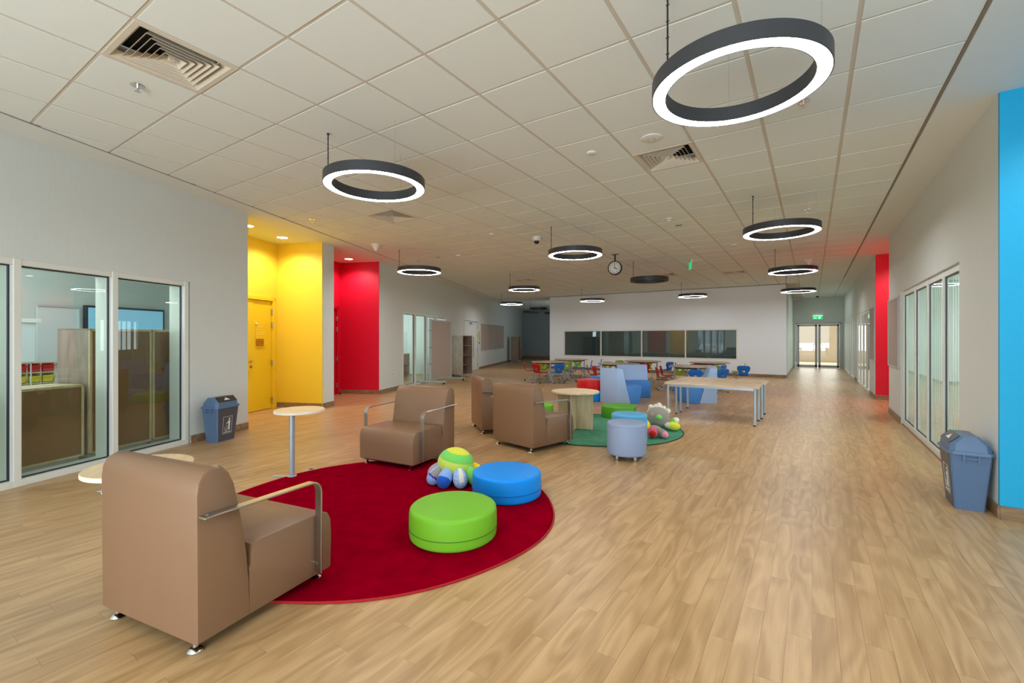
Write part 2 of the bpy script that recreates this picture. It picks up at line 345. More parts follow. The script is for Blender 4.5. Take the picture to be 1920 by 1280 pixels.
    def build(s, name, m=None, parent=None, smooth=False, loc=None):
        me = bpy.data.meshes.new(name); bmesh.ops.recalc_face_normals(s.bm, faces=s.bm.faces) if smooth else None
        s.bm.to_mesh(me); s.bm.free()
        if s.mats:
            for k in s.mats: me.materials.append(k)
        elif m is not None: me.materials.append(m)
        if smooth:
            me.shade_smooth()
            if smooth != 'all':
                try: me.set_sharp_from_angle(angle=math.radians(38))
                except Exception: pass
        o = bpy.data.objects.new(name, me); COL.objects.link(o)
        if parent is not None: o.parent = parent
        if loc is not None: o.location = loc
        return o
def thing(name, label, cat, loc=(0, 0, 0), rz=0.0, group=None):
    o = bpy.data.objects.new(name, None); COL.objects.link(o); o.empty_display_size = 0.1
    o.location = loc; o.rotation_euler = (0, 0, rz); o['label'] = label; o['category'] = cat; o['kind'] = 'thing'
    if group: o['group'] = group
    return o
def tag(o, label, cat, group=None):
    o['label'] = label; o['category'] = cat; o['kind'] = 'thing'
    if group: o['group'] = group
    return o
def struct(o, label=None, cat=None):
    o['kind'] = 'structure'
    if label: o['label'] = label
    if cat: o['category'] = cat
    return o
def holder(name, label=None, cat=None, loc=(0, 0, 0), rz=0.0):
    o = bpy.data.objects.new(name, None); COL.objects.link(o); o.location = loc; o.rotation_euler = (0, 0, rz); return struct(o, label, cat)
def dup(root, loc, rz, label, group=None):
    r = root.copy(); COL.objects.link(r); r.location = loc; r.rotation_euler = (0, 0, rz); r['label'] = label
    if group: r['group'] = group
    for ch in list(root.children):
        c = ch.copy(); COL.objects.link(c); c.parent = r
        for g in list(ch.children):
            d = g.copy(); COL.objects.link(d); d.parent = c
    return r
def soft(o, w=0.02, seg=3):
    b = o.modifiers.new('bevel', 'BEVEL'); b.width = w; b.segments = seg; b.limit_method = 'ANGLE'; b.angle_limit = math.radians(40)
    return o
# left wall frame: s runs along the wall, t goes outward behind it
LP = Vector((-5.83, 0, 0)); LU = Vector((-0.3770, 0.9262, 0)); LN = Vector((-0.9262, -0.3770, 0))
LROT = math.atan2(LU.y, LU.x)          # local x = along the wall, local y = outward
def LW(s, t=0.0, z=0.0): v = LP + LU * s + LN * t; return (v.x, v.y, z)
LM = Matrix.Translation(LP) @ Matrix.Rotation(LROT, 4, 'Z')
# with local x=LU, local y=rot90(LU)=(-.926,-.377)=LN  -> right handed
def camproj(x, y, z):
    xc = x * math.cos(YAW) + y * math.sin(YAW); d = -x * math.sin(YAW) + y * math.cos(YAW)
    if d < 0.3: return None
    return 960 + 854 * xc / d, 634 + 854 * (HC - z) / d, d

# ------------------------------------------------------------------ floor: vinyl planks
struct(MB().box(-19, 5.5, -4.2, 33.0, -0.12, -0.003).build('floor', M['subfloor']))
floor_ob = bpy.data.objects['floor']
PW, PL = 0.1, 0.92
planks = []
i0, i1 = int(-18.5 / PW), int(1.2 / PW) + 14
for i in range(i0, i1):
    off = (i * 0.37 % 1.0) * PL + random.uniform(-0.08, 0.08)
    j0 = int(-4.2 / PL) - 1; j1 = int(31.8 / PL) + 1
    for j in range(j0, j1):
        x0 = i * PW; y0 = j * PL + off; x1 = x0 + PW; y1 = y0 + PL
        cx, cy = (x0 + x1) / 2, (y0 + y1) / 2
        lx = -5.83 - 0.407 * cy
        if cx < lx - 1.6 and cy < 24: 
            continue
        if cy > 18.6 and -10.2 < cx < -0.75: continue
        if cy < -3.8 or cy > 32: continue
        if cx > 1.25 and not (cy < 5.0 or 10.9 < cy < 13.2): continue
        if cx > 2.6: continue
        p = camproj(cx, cy, 0); area_px = 0
        if p and -60 < p[0] < 1980 and p[1] < 1330: area_px = 854 * 854 * 0.092 * HC / p[2] ** 3
        elif p and (p[0] < -500 or p[0] > 2500): area_px = -1
        planks.append((area_px, x0, x1, y0, y1))
planks.sort(key=lambda q: -q[0])
def plank_mesh(name, rows):
    V, Fc, A = [], [], []; g = 0.0004
    for (_, x0, x1, y0, y1) in rows:
        b = len(V)
        V += [(x0 + g, y0 + g, 0), (x1 - g, y0 + g, 0), (x1 - g, y1 - g, 0), (x0 + g, y1 - g, 0), (x0 + g, y0 + g, -.004), (x1 - g, y0 + g, -.004), (x1 - g, y1 - g, -.004), (x0 + g, y1 - g, -.004)]
        Fc += [(b, b + 1, b + 2, b + 3), (b + 4, b + 5, b + 1, b), (b + 5, b + 6, b + 2, b + 1), (b + 6, b + 7, b + 3, b + 2), (b + 7, b + 4, b, b + 3)]
        A += [random.random()] * 5
    me = bpy.data.meshes.new(name); me.from_pydata(V, [], Fc)
    at = me.attributes.new('rnd', 'FLOAT', 'FACE'); at.data.foreach_set('value', A)
    me.materials.append(M['floor']); o = bpy.data.objects.new(name, me); COL.objects.link(o); return o
for q in planks[:300]:
    o = plank_mesh('floor_plank', [q]); o.parent = floor_ob
o = plank_mesh('plank_field', planks[300:]); o.parent = floor_ob; o['kind'] = 'stuff'

# ------------------------------------------------------------------ ceiling: plaster border, recessed grid, tiles
ceil_ob = struct(MB().box(-19, 5.5, -4.2, 33.0, CEIL + 0.0045, CEIL + 0.15).build('ceiling', M['tbar']))
GX0, GY0, TS = -3.3657, 2.8224, 0.6
edge_t = -0.44     # grid edge lies 0.44 m in front of the left wall
EP = LP + LN * edge_t
def clip(poly, P, N):  # keep the side where (p-P).N >= 0
    out = []
    for i in range(len(poly)):
        a, b = poly[i], poly[(i + 1) % len(poly)]
        da = (a[0] - P[0]) * N[0] + (a[1] - P[1]) * N[1]; db = (b[0] - P[0]) * N[0] + (b[1] - P[1]) * N[1]
        if da >= 0: out.append(a)
        if da * db < 0:
            t = da / (da - db); out.append((a[0] + t * (b[0] - a[0]), a[1] + t * (b[1] - a[1])))
    return out
VENTS = [(-3.55, 1.27), (-1.24, 4.93), (-5.42, 4.88), (-7.82, 13.01), (-3.6, 13.82), (-1.7, 14.81)]
vent_cells = set((math.floor((x - GX0) / TS), math.floor((y - GY0) / TS)) for x, y in VENTS)
tiles = []
for i in range(-26, 7):
    for j in range(-12, 39):
        if (i, j) in vent_cells: continue
        x0, x1 = GX0 + i * TS + 0.014, GX0 + (i + 1) * TS - 0.014; y0, y1 = GY0 + j * TS + 0.012, GY0 + (j + 1) * TS - 0.012
        if y0 < -4.0: continue
        if y1 > 18.5 and x0 > -10.1 and x0 < -0.75: 
            continue
        poly = clip([(x0, y0), (x1, y0), (x1, y1), (x0, y1)], (EP.x, EP.y), (-LN.x, -LN.y))
        if len(poly) < 3: continue
        ar = abs(sum(poly[k][0] * poly[(k + 1) % len(poly)][1] - poly[(k + 1) % len(poly)][0] * poly[k][1] for k in range(len(poly)))) / 2
        if ar < 0.01: continue
        cx = sum(p[0] for p in poly) / len(poly); cy = sum(p[1] for p in poly) / len(poly)
        p = camproj(cx, cy, CEIL); sc = 0
        if p and -150 < p[0] < 2070 and p[1] > -200: sc = ar * 854 * 854 * 1.9 / p[2] ** 3
        tiles.append((sc, poly))
tiles.sort(key=lambda q: -q[0])
def tile_mesh(name, rows):
    V, Fc = [], []
    for _, poly in rows:
        n = len(poly); b = len(V); dz = random.uniform(-0.001, 0.001)
        V += [(x, y, CEIL + dz) for x, y in poly] + [(x, y, CEIL + 0.0042) for x, y in poly]
        Fc.append(tuple(range(b + n - 1, b - 1, -1)))
        Fc += [(b + k, b + (k + 1) % n, b + n + (k + 1) % n, b + n + k) for k in range(n)]
    me = bpy.data.meshes.new(name); me.from_pydata(V, [], Fc); me.materials.append(M['tile'])
    o = bpy.data.objects.new(name, me); COL.objects.link(o); return o
for q in tiles[:300]: tile_mesh('ceiling_tile', [q]).parent = ceil_ob
o = tile_mesh('tile_field', tiles[300:]); o.parent = ceil_ob; o['kind'] = 'stuff'
# plaster borders (flush with the tiles, shadow line between painted as a dark strip)
bd = MB()
a = LW(-4.5, edge_t - 0.004); b = LW(29.5, edge_t - 0.004); c = LW(29.5, 1.3); d = LW(-4.5, 1.3)
bd.prism([p[:2] for p in (a, b, c, d)], CEIL - 0.012, CEIL + 0.0042, 'z')
struct(bd.build('trim_1', M['plaster']))
bd = MB(); a = LW(-4.5, edge_t - 0.016); b = LW(29.5, edge_t - 0.016); c = LW(29.5, edge_t - 0.004); d = LW(-4.5, edge_t - 0.004)
bd.prism([p[:2] for p in (a, b, c, d)], CEIL - 0.004, CEIL + 0.0042, 'z'); struct(bd.build('trim_4', M['shadow_gap']))
struct(MB().box(0.845, 3.9, -4, 26, CEIL - 0.012, CEIL + 0.0042).build('trim_2', M['plaster']))
struct(MB().box(0.825, 0.845, -4, 17.5, CEIL - 0.004, CEIL + 0.0042).build('trim_3', M['shadow_gap']))
for vi, (x, y) in enumerate(VENTS):
    ci, cj = math.floor((x - GX0) / TS), math.floor((y - GY0) / TS); cx, cy = GX0 + (ci + .5) * TS, GY0 + (cj + .5) * TS
    lab = ['large square ceiling air diffuser at upper left, nearest the camera', 'square ceiling air diffuser right of centre, beside the round speaker', 'square ceiling air diffuser above the red alcove, behind the left ring light',
           'small far ceiling diffuser before the dark end wall', 'far ceiling diffuser left of the hanging green exit sign row', 'far ceiling diffuser nearest the corridor'][vi]
    t = thing('air_diffuser', lab, 'vent', (cx, cy, CEIL), 0, 'square ceiling air diffusers')
    def frame_ring(r0, r1, z0, z1, th=0.003):
        k = MB(); q0 = [(-r0, -r0), (r0, -r0), (r0, r0), (-r0, r0)]; q1 = [(-r1, -r1), (r1, -r1), (r1, r1), (-r1, r1)]
        A = [k.bm.verts.new((*p, z0)) for p in q0]; B = [k.bm.verts.new((*p, z1)) for p in q1]
        A2 = [k.bm.verts.new((*p, z0 + th)) for p in q0]; B2 = [k.bm.verts.new((*p, z1 + th)) for p in q1]
        for i in range(4):
            n = (i + 1) % 4
            k.bm.faces.new((A[i], A[n], B[n], B[i])); k.bm.faces.new((A2[i], B2[i], B2[n], A2[n]))
            k.bm.faces.new((A[i], A2[i], A2[n], A[n])); k.bm.faces.new((B[i], B[n], B2[n], B2[i]))
        return k
    frame_ring(0.294, 0.262, -0.004, -0.004, 0.012).build('frame', M['vent'], t)
    frame_ring(0.262, 0.230, -0.003, 0.040).build('louver', M['vent'], t)
    for k in range(5):
        r = 0.205 - k * 0.036
        frame_ring(r + .006, r - 0.026, -0.003, 0.042).build('louver', M['vent'], t)
    MB().box(-0.26, 0.26, -0.26, 0.26, 0.10, 0.105).build('duct_plate', M['dark'], t)
    MB().box(-0.016, 0.016, -0.016, 0.016, -0.003, 0.05).build('hub', M['vent'], t)
# cut the backing above the vents: dark box bodies sit inside it
bpy.context.view_layer.update()
for vi, (x, y) in enumerate(VENTS):
    ci, cj = math.floor((x - GX0) / TS), math.floor((y - GY0) / TS); cx, cy = GX0 + (ci + .5) * TS, GY0 + (cj + .5) * TS
    cut = MB().box(cx - 0.27, cx + 0.27, cy - 0.27, cy + 0.27, CEIL - 0.02, CEIL + 0.2).build('vent_cut', None)
    bo = ceil_ob.modifiers.new('vent', 'BOOLEAN'); bo.operation = 'DIFFERENCE'; bo.object = cut; bo.solver = 'EXACT'
dg = bpy.context.evaluated_depsgraph_get(); bpy.context.view_layer.update()
me = bpy.data.meshes.new_from_object(ceil_ob.evaluated_get(bpy.context.evaluated_depsgraph_get()))
ceil_ob.modifiers.clear(); ceil_ob.data = me
for o in [o for o in bpy.data.objects if o.name.startswith('vent_cut')]: bpy.data.objects.remove(o)

# ------------------------------------------------------------------ walls
ZT = CEIL - 0.012
def lbox(name, m, s0, s1, t0, t1, z0, z1, parent=None, kind=True):
    o = MB().box(s0, s1, t0, t1, z0, z1).grp(LM).build(name, m, parent)
    return struct(o) if kind and parent is None else o
def wbox(name, m, x0, x1, y0, y1, z0, z1, parent=None):
    o = MB().box(x0, x1, y0, y1, z0, z1).build(name, m, parent)
    return struct(o) if parent is None else o
WT = 0.14
# left wall pieces in one structure, with openings left for the windows and door
k = MB(); FT = -0.08
k.box(-4.6, -0.68, FT, WT, 0, ZT); k.box(-0.68, 2.85, FT, WT + FT, 2.12, ZT); k.box(2.85, 3.85, FT, WT, 0, ZT)
k.box(3.85 - WT, 3.85, WT, 1.15, 0, ZT)
k.grp(LM); struct(k.build('wall_left', M['wall']))
k = MB(); k.box(5.87, 6.25, 0, WT, 0, ZT); k.grp(LM); struct(k.build('wall_left', M['wall']))
k = MB(); k.box(8.18, 9.53, 0, WT, 0, ZT); k.box(9.53, 13.15, 0, WT, 2.12, ZT); k.box(13.15, 15.2, 0, WT, 0, ZT)
k.box(15.2, 17.35, 0, WT, 2.14, ZT); k.box(17.35, 29.0, 0, WT, 0, ZT)
k.grp(LM); struct(k.build('wall_left', M['wall']))
# yellow alcove
lbox('wall_yellow_alcove_side', M['yellow'], 5.85, 5.87, 0.0, 1.0, 0, ZT)
lbox('wall_yellow_alcove_near', M['yellow'], 3.85, 3.87, -0.06, 1.0, 0, ZT)
k = MB(); k.box(3.87, 4.2, 1.0, 1.1, 0, ZT); k.box(4.2, 5.76, 1.0, 1.1, 2.17, ZT); k.box(5.76, 5.87, 1.0, 1.1, 0, ZT); k.grp(LM); struct(k.build('wall_yellow_alcove_back', M['yellow']))
# red alcove
lbox('wall_red_alcove_side', M['red'], 8.16, 8.18, 0.0, 1.04, 0, ZT)
lbox('wall_red_alcove_near', M['red'], 6.25, 6.27, 0.02, 1.04, 0, ZT)
k = MB(); k.box(6.27, 6.6, 1.04, 1.14, 0, ZT); k.box(6.6, 8.08, 1.04, 1.14, 2.17, ZT); k.box(8.08, 8.18, 1.04, 1.14, 0, ZT); k.grp(LM); struct(k.build('wall_red_alcove_back', M['red']))
# skirtings
SK, SKT = 0.10, 0.014
def lsk(s0, s1, t=0.0): 
    o = MB().box(s0, s1, t - SKT, t, 0, SK, 0.003, 1).grp(LM).build('baseboard_left', M['skirting']); return struct(o)
lsk(2.86, 3.85, FT); lsk(5.87, 6.25); lsk(8.18, 9.53); lsk(13.15, 15.15); lsk(17.4, 29)
struct(MB().box(5.836, 5.85, 0.0, 1.0, 0, SK).grp(LM).build('baseboard_left', M['skirting']))
struct(MB().box(8.146, 8.16, 0.0, 1.04, 0, SK).grp(LM).build('baseboard_left', M['skirting']))
# right wall x = 1.2
k = MB(); X0, X1 = 1.2, 1.34
k.box(X0, X1, 5.0, 6.12, 0, ZT); k.box(X0, X1, 6.12, 9.62, 2.13, ZT); k.box(X0, X1, 9.62, 10.97, 0, ZT)
struct(k.build('wall_right', M['wall']))
k = MB(); k.box(X0, X1, 13.15, 14.3, 0, ZT); k.box(X0, X1, 14.3, 18.1, 2.11, ZT); k.box(X0, X1, 18.1, 19.1, 0, ZT); k.box(X0, X1, 19.1, 24.9, 2.14, ZT); k.box(X0, X1, 24.9, 26, 0, ZT)
struct(k.build('wall_right', M['wall']))
wbox('wall_blue_alcove', M['blue'], 1.2, 2.6, 4.97, 5.0, 0, ZT)
wbox('wall_blue_alcove_back', M['blue'], 2.6, 2.65, 2.6, 5.0, 0, ZT)
wbox('wall_red_recess', M['red'], 1.2, 2.2, 13.12, 13.149, 0, ZT)
wbox('wall_red_recess_back', M['red'], 2.2, 2.25, 10.97, 13.18, 0, ZT)
wbox('wall_red_recess_near', M['red'], 1.34, 2.2, 10.94, 10.97, 0, ZT)
for (x0, x1, y0, y1) in ((1.186, 1.2, 4.956, 6.12), (1.186, 1.2, 9.62, 10.97), (1.186, 1.2, 13.106, 14.3), (1.186, 1.2, 18.1, 19.1), (1.2, 2.6, 4.956, 4.97), (1.2, 2.2, 13.106, 13.12)):
    struct(MB().box(x0, x1, y0, y1, 0, SK, 0.003, 1).build('baseboard_right', M['skirting']))
# back block wall with a long observation window, corridor to its right
BY = 18.5
k = MB(); k.box(-10.1, -9.37, BY, BY + .16, 0, ZT); k.box(-9.37, -2.28, BY, BY + .16, 0, 0.58); k.box(-9.37, -2.28, BY, BY + .16, 1.73, ZT); k.box(-2.28, -0.75, BY, BY + .16, 0, ZT)
struct(k.build('wall_back', M['back_wall']))
wbox('wall_corridor', M['wall'], -0.9, -0.75, BY + .16, 26, 0, ZT); wbox('wall_block_left', M['grey_wall'], -10.1, -9.95, BY + .16, 26.4, 0, ZT)
struct(MB().box(-10.1, -0.736, BY - .014, BY, 0, SK, 0.003, 1).build('baseboard_back', M['skirting']))
struct(MB().box(-0.75, -0.736, BY, 25.8, 0, SK, 0.003, 1).build('baseboard_back', M['skirting']))
k = MB(); k.box(-0.75, -0.68, 25.8, 26, 0, ZT); k.box(-0.68, 1.12, 25.8, 26, 2.1, ZT); k.box(1.12, 1.2, 25.8, 26, 0, ZT); struct(k.build('wall_corridor_end', M['wall']))
wbox('wall_far', M['grey_wall'], -19, -9.95, 26.4, 26.6, 0, ZT)
struct(MB().box(-18, -10.1, 26.386, 26.4, 0, SK * 2).build('baseboard_far', M['skirting']))
# outer shell
k = MB(); k.box(-6.4, -5.2, -4.2, -4.0, 0, ZT); k.box(-5.2, 2.6, -4.2, -4.0, 0, .25); k.box(-5.2, 2.6, -4.2, -4.0, 3.2, ZT); k.box(2.6, 5.4, -4.2, -4.0, 0, ZT)
struct(k.build('wall_rear', M['wall']))
k = MB(); k.box(4.0, 4.1, -4, -1.8, 0, ZT); k.box(4.0, 4.1, 2.8, 5.0, 0, ZT); k.box(4.0, 4.1, -1.8, 2.8, 0, .35); k.box(4.0, 4.1, -1.8, 2.8, 3.05, ZT); k.box(2.65, 4.1, 2.6, 2.75, 0, ZT)
struct(k.build('wall_side_bay', M['wall']))
# inner rooms behind the glazing
k = MB(); k.box(-2.5, 7.2, 4.15, 4.3, 0, ZT); k.box(7.2, 7.35, 1.2, 4.3, 0, ZT); k.box(3.85, 7.2, 1.16, 1.2, 0, ZT); k.grp(LM); struct(k.build('wall_left_room', M['room_wall']))
lbox('floor_left_room', M['room_wall'], -2.5, 3.8, WT, 4.2, -0.02, 0.002); lbox('floor_left_room', M['room_wall'], 3.8, 7.2, 1.2, 4.2, -0.02, 0.002)
k = MB(); k.box(8.5, 14.5, 3.6, 3.7, 0, ZT); k.box(8.5, 8.6, 1.2, 3.7, 0, ZT); k.box(14.4, 14.5, WT, 3.7, 0, ZT); k.grp(LM); struct(k.build('wall_left_far_room', M['room_wall']))
k = MB(); k.box(5.3, 5.4, 5.0, 10.9, 0, ZT); k.box(1.34, 5.3, 5.0, 5.1, 0, ZT); k.box(1.34, 5.3, 10.8, 10.9, 0, ZT); struct(k.build('wall_right_room', M['room_wall']))
k = MB(); k.box(5.3, 5.4, 13.3, 25, 0, ZT); k.box(2.3, 5.3, 13.2, 13.3, 0, ZT); k.box(1.34, 5.3, 24.9, 25, 0, ZT); struct(k.build('wall_right_far_room', M['room_wall']))
k = MB(); k.box(-9.9, -0.95, 23.5, 23.6, 0, ZT); struct(k.build('wall_observation_room', M['room_wall']))
k = MB(); k.box(-2.6, 3.2, 31.9, 32.0, 0, ZT); k.box(-2.7, -2.6, 26, 32, 0, ZT); k.box(3.1, 3.2, 26, 32, 0, ZT); struct(k.build('wall_atrium', M['atrium_wall']))

# ------------------------------------------------------------------ glazed partitions
def glazed(n, edges, z0, z1, place, frame=0.045, depth=0.09, base=0.06, gl=None, blinds=None, gf=.45, bw=.07, bo=None, gk='gasket'):
    """window_<n>: frame members, one pane per bay, dark gaskets. place(MB) moves local x=along,y=outward"""
    h = holder('window_%d' % n)
    e = edges
    f = MB().box(e[0], e[-1], 0.0, depth, z1 - frame, z1, .003, 1); place(f); f.build('window_head', M['frame'], h)
    f = MB().box(e[0], e[-1], -0.005, depth, z0, z0 + base, .003, 1); place(f); f.build('window_sill', M['frame'], h)
    for i, x in enumerate(e):
        f = MB().box(x - frame / 2, x + frame / 2, -0.006, depth, z0, z1, .003, 1); place(f); f.build('mullion', M['frame'], h)
    for i in range(len(e) - 1):
        a, b = e[i] + frame / 2, e[i + 1] - frame / 2
        g = MB().box(a, b, depth * gf, depth * gf + .008, z0 + base, z1 - frame); place(g); g.build('glass_pane', gl or M['glass'], h)
        q = MB(); w = .012; y0, y1 = depth * gf - .005, depth * gf + .013
        q.box(a, a + w, y0, y1, z0 + base, z1 - frame); q.box(b - w, b, y0, y1, z0 + base, z1 - frame); q.box(a, b, y0, y1, z0 + base, z0 + base + w); q.box(a, b, y0, y1, z1 - frame - w, z1 - frame)
        place(q); q.build('gasket', M[gk], h)
        if blinds:
            q = MB(); x = a + .06
            while x < b - .05:
                b0 = depth + .03 if bo is None else bo
                q.box(x, x + bw, b0, b0 + .004, z0 + .05, z1 - .05); x += blinds
            place(q); s = q.build('vertical_blind', M['blind'], h); s['kind'] = 'stuff'
    return h
pl = lambda k: k.grp(LM)
def pl1(k):
    k.grp(Matrix.Translation((0, FT, 0))); k.grp(LM)
glazed(1, [-0.68, 0.185, 1.05, 1.915, 2.80], 0, 2.12, pl1, 0.06, 0.235, 0.065, gf=.21)
glazed(2, [9.55, 10.42, 11.30, 12.2, 13.12], 0, 2.12, pl, 0.055, 0.10, 0.06)
RM = Matrix.Translation((1.2, 0, 0)) @ Matrix(((0, 1, 0, 0), (1, 0, 0, 0), (0, 0, 1, 0), (0, 0, 0, 1)))
def pr(k):
    bmesh.ops.transform(k.bm, matrix=RM, verts=k.bm.verts); bmesh.ops.reverse_faces(k.bm, faces=k.bm.faces)
def pr3(k):
    k.grp(Matrix.Translation((0, .03, 0))); pr(k)
glazed(3, [6.10, 6.93, 7.76, 8.62, 9.58], 0, 2.12, pr3, 0.06, 0.07, 0.08, blinds=0.10, gf=.25, bw=.05, bo=.032)
glazed(4, [14.33, 15.25, 16.2, 17.15, 18.07], 0, 2.10, pr, 0.06, 0.07, 0.06, blinds=0.3, gf=.25, gk='frame')
glazed(5, [19.13, 20.1, 21.0], 0, 2.13, pr, 0.08, 0.08, 0.06, gk='alu')
glazed(6, [21.5, 22.4, 23.3, 24.2], 0, 2.13, pr, 0.08, 0.08, 0.06, gk='alu')
k = MB().box(X0, X1, 21.0, 21.5, 0, 2.14).box(X0, X1, 24.2, 24.9, 0, 2.14); struct(k.build('wall_right', M['wall']))
BMx = Matrix.Translation((0, BY, 0))
def pb(k): k.grp(BMx)
glazed(7, [-9.36, -7.6, -5.83, -4.11, -2.3], 0.58, 1.73, pb, 0.05, 0.10, 0.05, gl=M['glass_back'])

# corridor double door
d = holder('door_1', 'white framed glass double doors closing the end of the corridor')
for x in (-0.66, 1.06): MB().box(x, x + .05, 25.74, 25.86, 0, 2.1, .004, 1).build('door_frame', M['alu'], d)
MB().box(-0.66, 1.11, 25.74, 25.86, 2.04, 2.1, .004, 1).build('door_frame', M['alu'], d)
for s0, s1 in ((-0.60, 0.205), (0.245, 1.05)):
    lf = MB(); lf.box(s0, s0 + .09, 25.77, 25.82, 0.01, 2.03, .004, 1); lf.box(s1 - .09, s1, 25.77, 25.82, 0.01, 2.03, .004, 1)
    lf.box(s0, s1, 25.77, 25.82, 0.01, 0.12); lf.box(s0, s1, 25.77, 25.82, 1.95, 2.03)
    leaf = lf.build('door_leaf', M['alu'], d)
    MB().box(s0 + .09, s1 - .09, 25.79, 25.80, 0.12, 1.95).build('glass_pane', M['glass_door'], leaf)
    hx = s1 - .05 if s0 < 0 else s0 + .05; o_ = -0.09 if s0 < 0 else 0.09
    MB().tube([(hx, 25.77, .80), (hx, 25.70, .80), (hx + o_, 25.70, .83), (hx + o_, 25.70, 1.12), (hx, 25.70, 1.15), (hx, 25.77, 1.15)], .012).build('pull_handle', M['steel'], leaf, True)
struct(MB().box(-2.5, 3.1, 26.3, 31.9, 0.0, 0.003).build('floor_atrium', M['atrium_wall']))

def door_leafset(n, mdoor, s0, sm, s1, t, z1, lab, hinge_side='far'):
    d = holder('door_%d' % n, lab)
    def lb(name, a, b, y0, y1, z0, zz, m, par, bev=.003):
        k = MB().box(a, b, y0, y1, z0, zz, bev, 1).grp(LM); return k.build(name, m, par, False)
    lb('door_frame', s1, s1 + .07, t - .03, t + .1, 0, z1 + .07, mdoor, d); lb('door_frame', s0 - .07, s0, t - .03, t + .1, 0, z1 + .07, mdoor, d)
    lb('door_frame', s0 - .07, s1 + .07, t - .03, t + .1, z1, z1 + .07, mdoor, d)
    lb('door_leaf', s0 + .004, sm - .004, t + .0, t + .045, .008, z1 - .006, mdoor, d)
    leaf = lb('door_leaf', sm + .004, s1 - .004, t + .012, t + .057, .008, z1 - .006, mdoor, d)
    return d, leaf, lb
yd, yl, lb = door_leafset(2, M['yellow_door'], 4.28, 5.21, 5.70, 1.0, 2.11, 'yellow painted door with brass sign plate in the yellow alcove')
for z in (1.9, 1.64, .9, .16): lb('hinge', 5.685, 5.705, .975, 1.01, z - .055, z + .055, M['steel'], yl)
lb('sign_plate', 5.28, 5.47, .99, 1.0, 1.24, 1.37, M['bronze'], yl)
for q in range(3): lb('sign_line', 5.30, 5.45 - .03 * (q % 2), .985, .99, 1.33 - q * .035, 1.333 - q * .035, M['yellow_door'], yl, 0)
lb('door_number_plate', 5.27, 5.53, 1.004, 1.008, 1.20, 1.66, M['yellow_door'], yl)
for q in range(4): lb('door_lettering', 5.31, 5.43 - .02 * (q % 3), 1.0, 1.003, 1.58 - q * .045, 1.592 - q * .045, M['grey_print'], yl, 0)
k = MB().ball((5.29, .998, 1.655), .022, 12, (1, .3, 1)).grp(LM); k.build('door_badge', M['white_print'], yl, True)
k = MB().tube([(5.15, 1.0, .955), (5.15, .95, .955), (5.14, .945, .955), (5.03, .945, .955)], .009).grp(LM); k.build('door_handle', M['steel'], yd, True)
k = MB().lathe([(0, 0), (.026, 0), (.026, .012), (0, .012)], n=20).grp(Matrix.Translation((5.15, 1.0, .955)) @ Matrix.Rotation(PI / 2, 4, 'X')).grp(LM); k.build('rose', M['steel'], yd, True)
k = MB().lathe([(0, 0), (.026, 0), (.026, .012), (0, .012)], n=20).grp(Matrix.Translation((5.15, 1.0, .85)) @ Matrix.Rotation(PI / 2, 4, 'X')).grp(LM); k.build('lock_rose', M['bronze'], yd, True)
rd, rl, lb = door_leafset(3, M['red_door'], 6.66, 7.5, 7.99, 1.04, 2.10, 'red painted door inside the left red alcove')
for z in (1.86, 1.6, .88, .22): lb('hinge', 7.975, 7.995, 1.01, 1.05, z - .055, z + .055, M['steel'], rl)
k = MB().lathe([(0, 0), (.02, 0), (.025, .02), (.015, .045), (0, .05)], n=16).grp(Matrix.Translation((7.95, .92, 0))).grp(LM); tag(k.build('door_stop', M['plastic_black'], None, True), 'small black door stop on the floor of the left red alcove', 'door stop')
pd_, plf, lb = door_leafset(4, M['wall'], 15.25, 16.05, 17.25, 0.02, 2.10, 'pale double door behind the open shelf unit on the left wall')
for z in (1.86, 1.5, .88, .22): lb('hinge', 17.23, 17.26, -.005, .03, z - .06, z + .06, M['steel'], plf)
lb('vision_strip', 16.62, 16.68, .018, .03, .55, 1.45, M['bronze'], plf)
lb('door_closer', 16.1, 16.35, -.05, .02, 1.98, 2.04, M['alu'], plf); lb('closer_arm', 16.1, 16.75, -.07, -.055, 2.06, 2.075, M['steel'], plf)
k = MB().tube([(16.12, .03, .95), (16.12, -.03, .95), (16.25, -.03, .95)], .012).grp(LM); k.build('door_handle', M['steel'], plf, True)

# pinboards
def pinboard(name, lab, place, x0, x1, z0, z1, mid=()):
    t = thing(name, lab, 'pinboard', group='felt pinboards on the walls')
    def bb(nm, a, b, y0, y1, q0, q1, m):
        k = MB().box(a, b, y0, y1, q0, q1); place(k); k.build(nm, m, t)
    bb('felt_panel', x0, x1, -.012, 0, z0, z1, M['pinboard'])
    for a, b, q0, q1 in ((x0 - .02, x0 + .012, z0 - .02, z1 + .02), (x1 - .012, x1 + .02, z0 - .02, z1 + .02), (x0, x1, z0 - .02, z0 + .012), (x0, x1, z1 - .012, z1 + .02)):
        bb('edge_rail', a, b, -.022, 0, q0, q1, M['alu'])
    for x in mid: bb('edge_rail', x - .015, x + .015, -.022, 0, z0, z1, M['alu'])
pinboard('pinboard', 'beige felt pinboard on right wall between red recess and near glazing', pr, 9.78, 10.93, .90, 2.06)
pinboard('pinboard', 'beige felt pinboard beyond the red recess on the right wall', pr, 13.2, 14.2, .87, 2.09)
pinboard('pinboard', 'narrow beige pinboard nearest the double door on the left wall', pl, 17.75, 18.9, .85, 2.03)
pinboard('pinboard', 'beige pinboard second from the double door, left wall', pl, 18.98, 20.12, .85, 2.03)
pinboard('pinboard', 'long beige pinboard farthest along the left wall', pl, 20.22, 22.55, .85, 2.04)
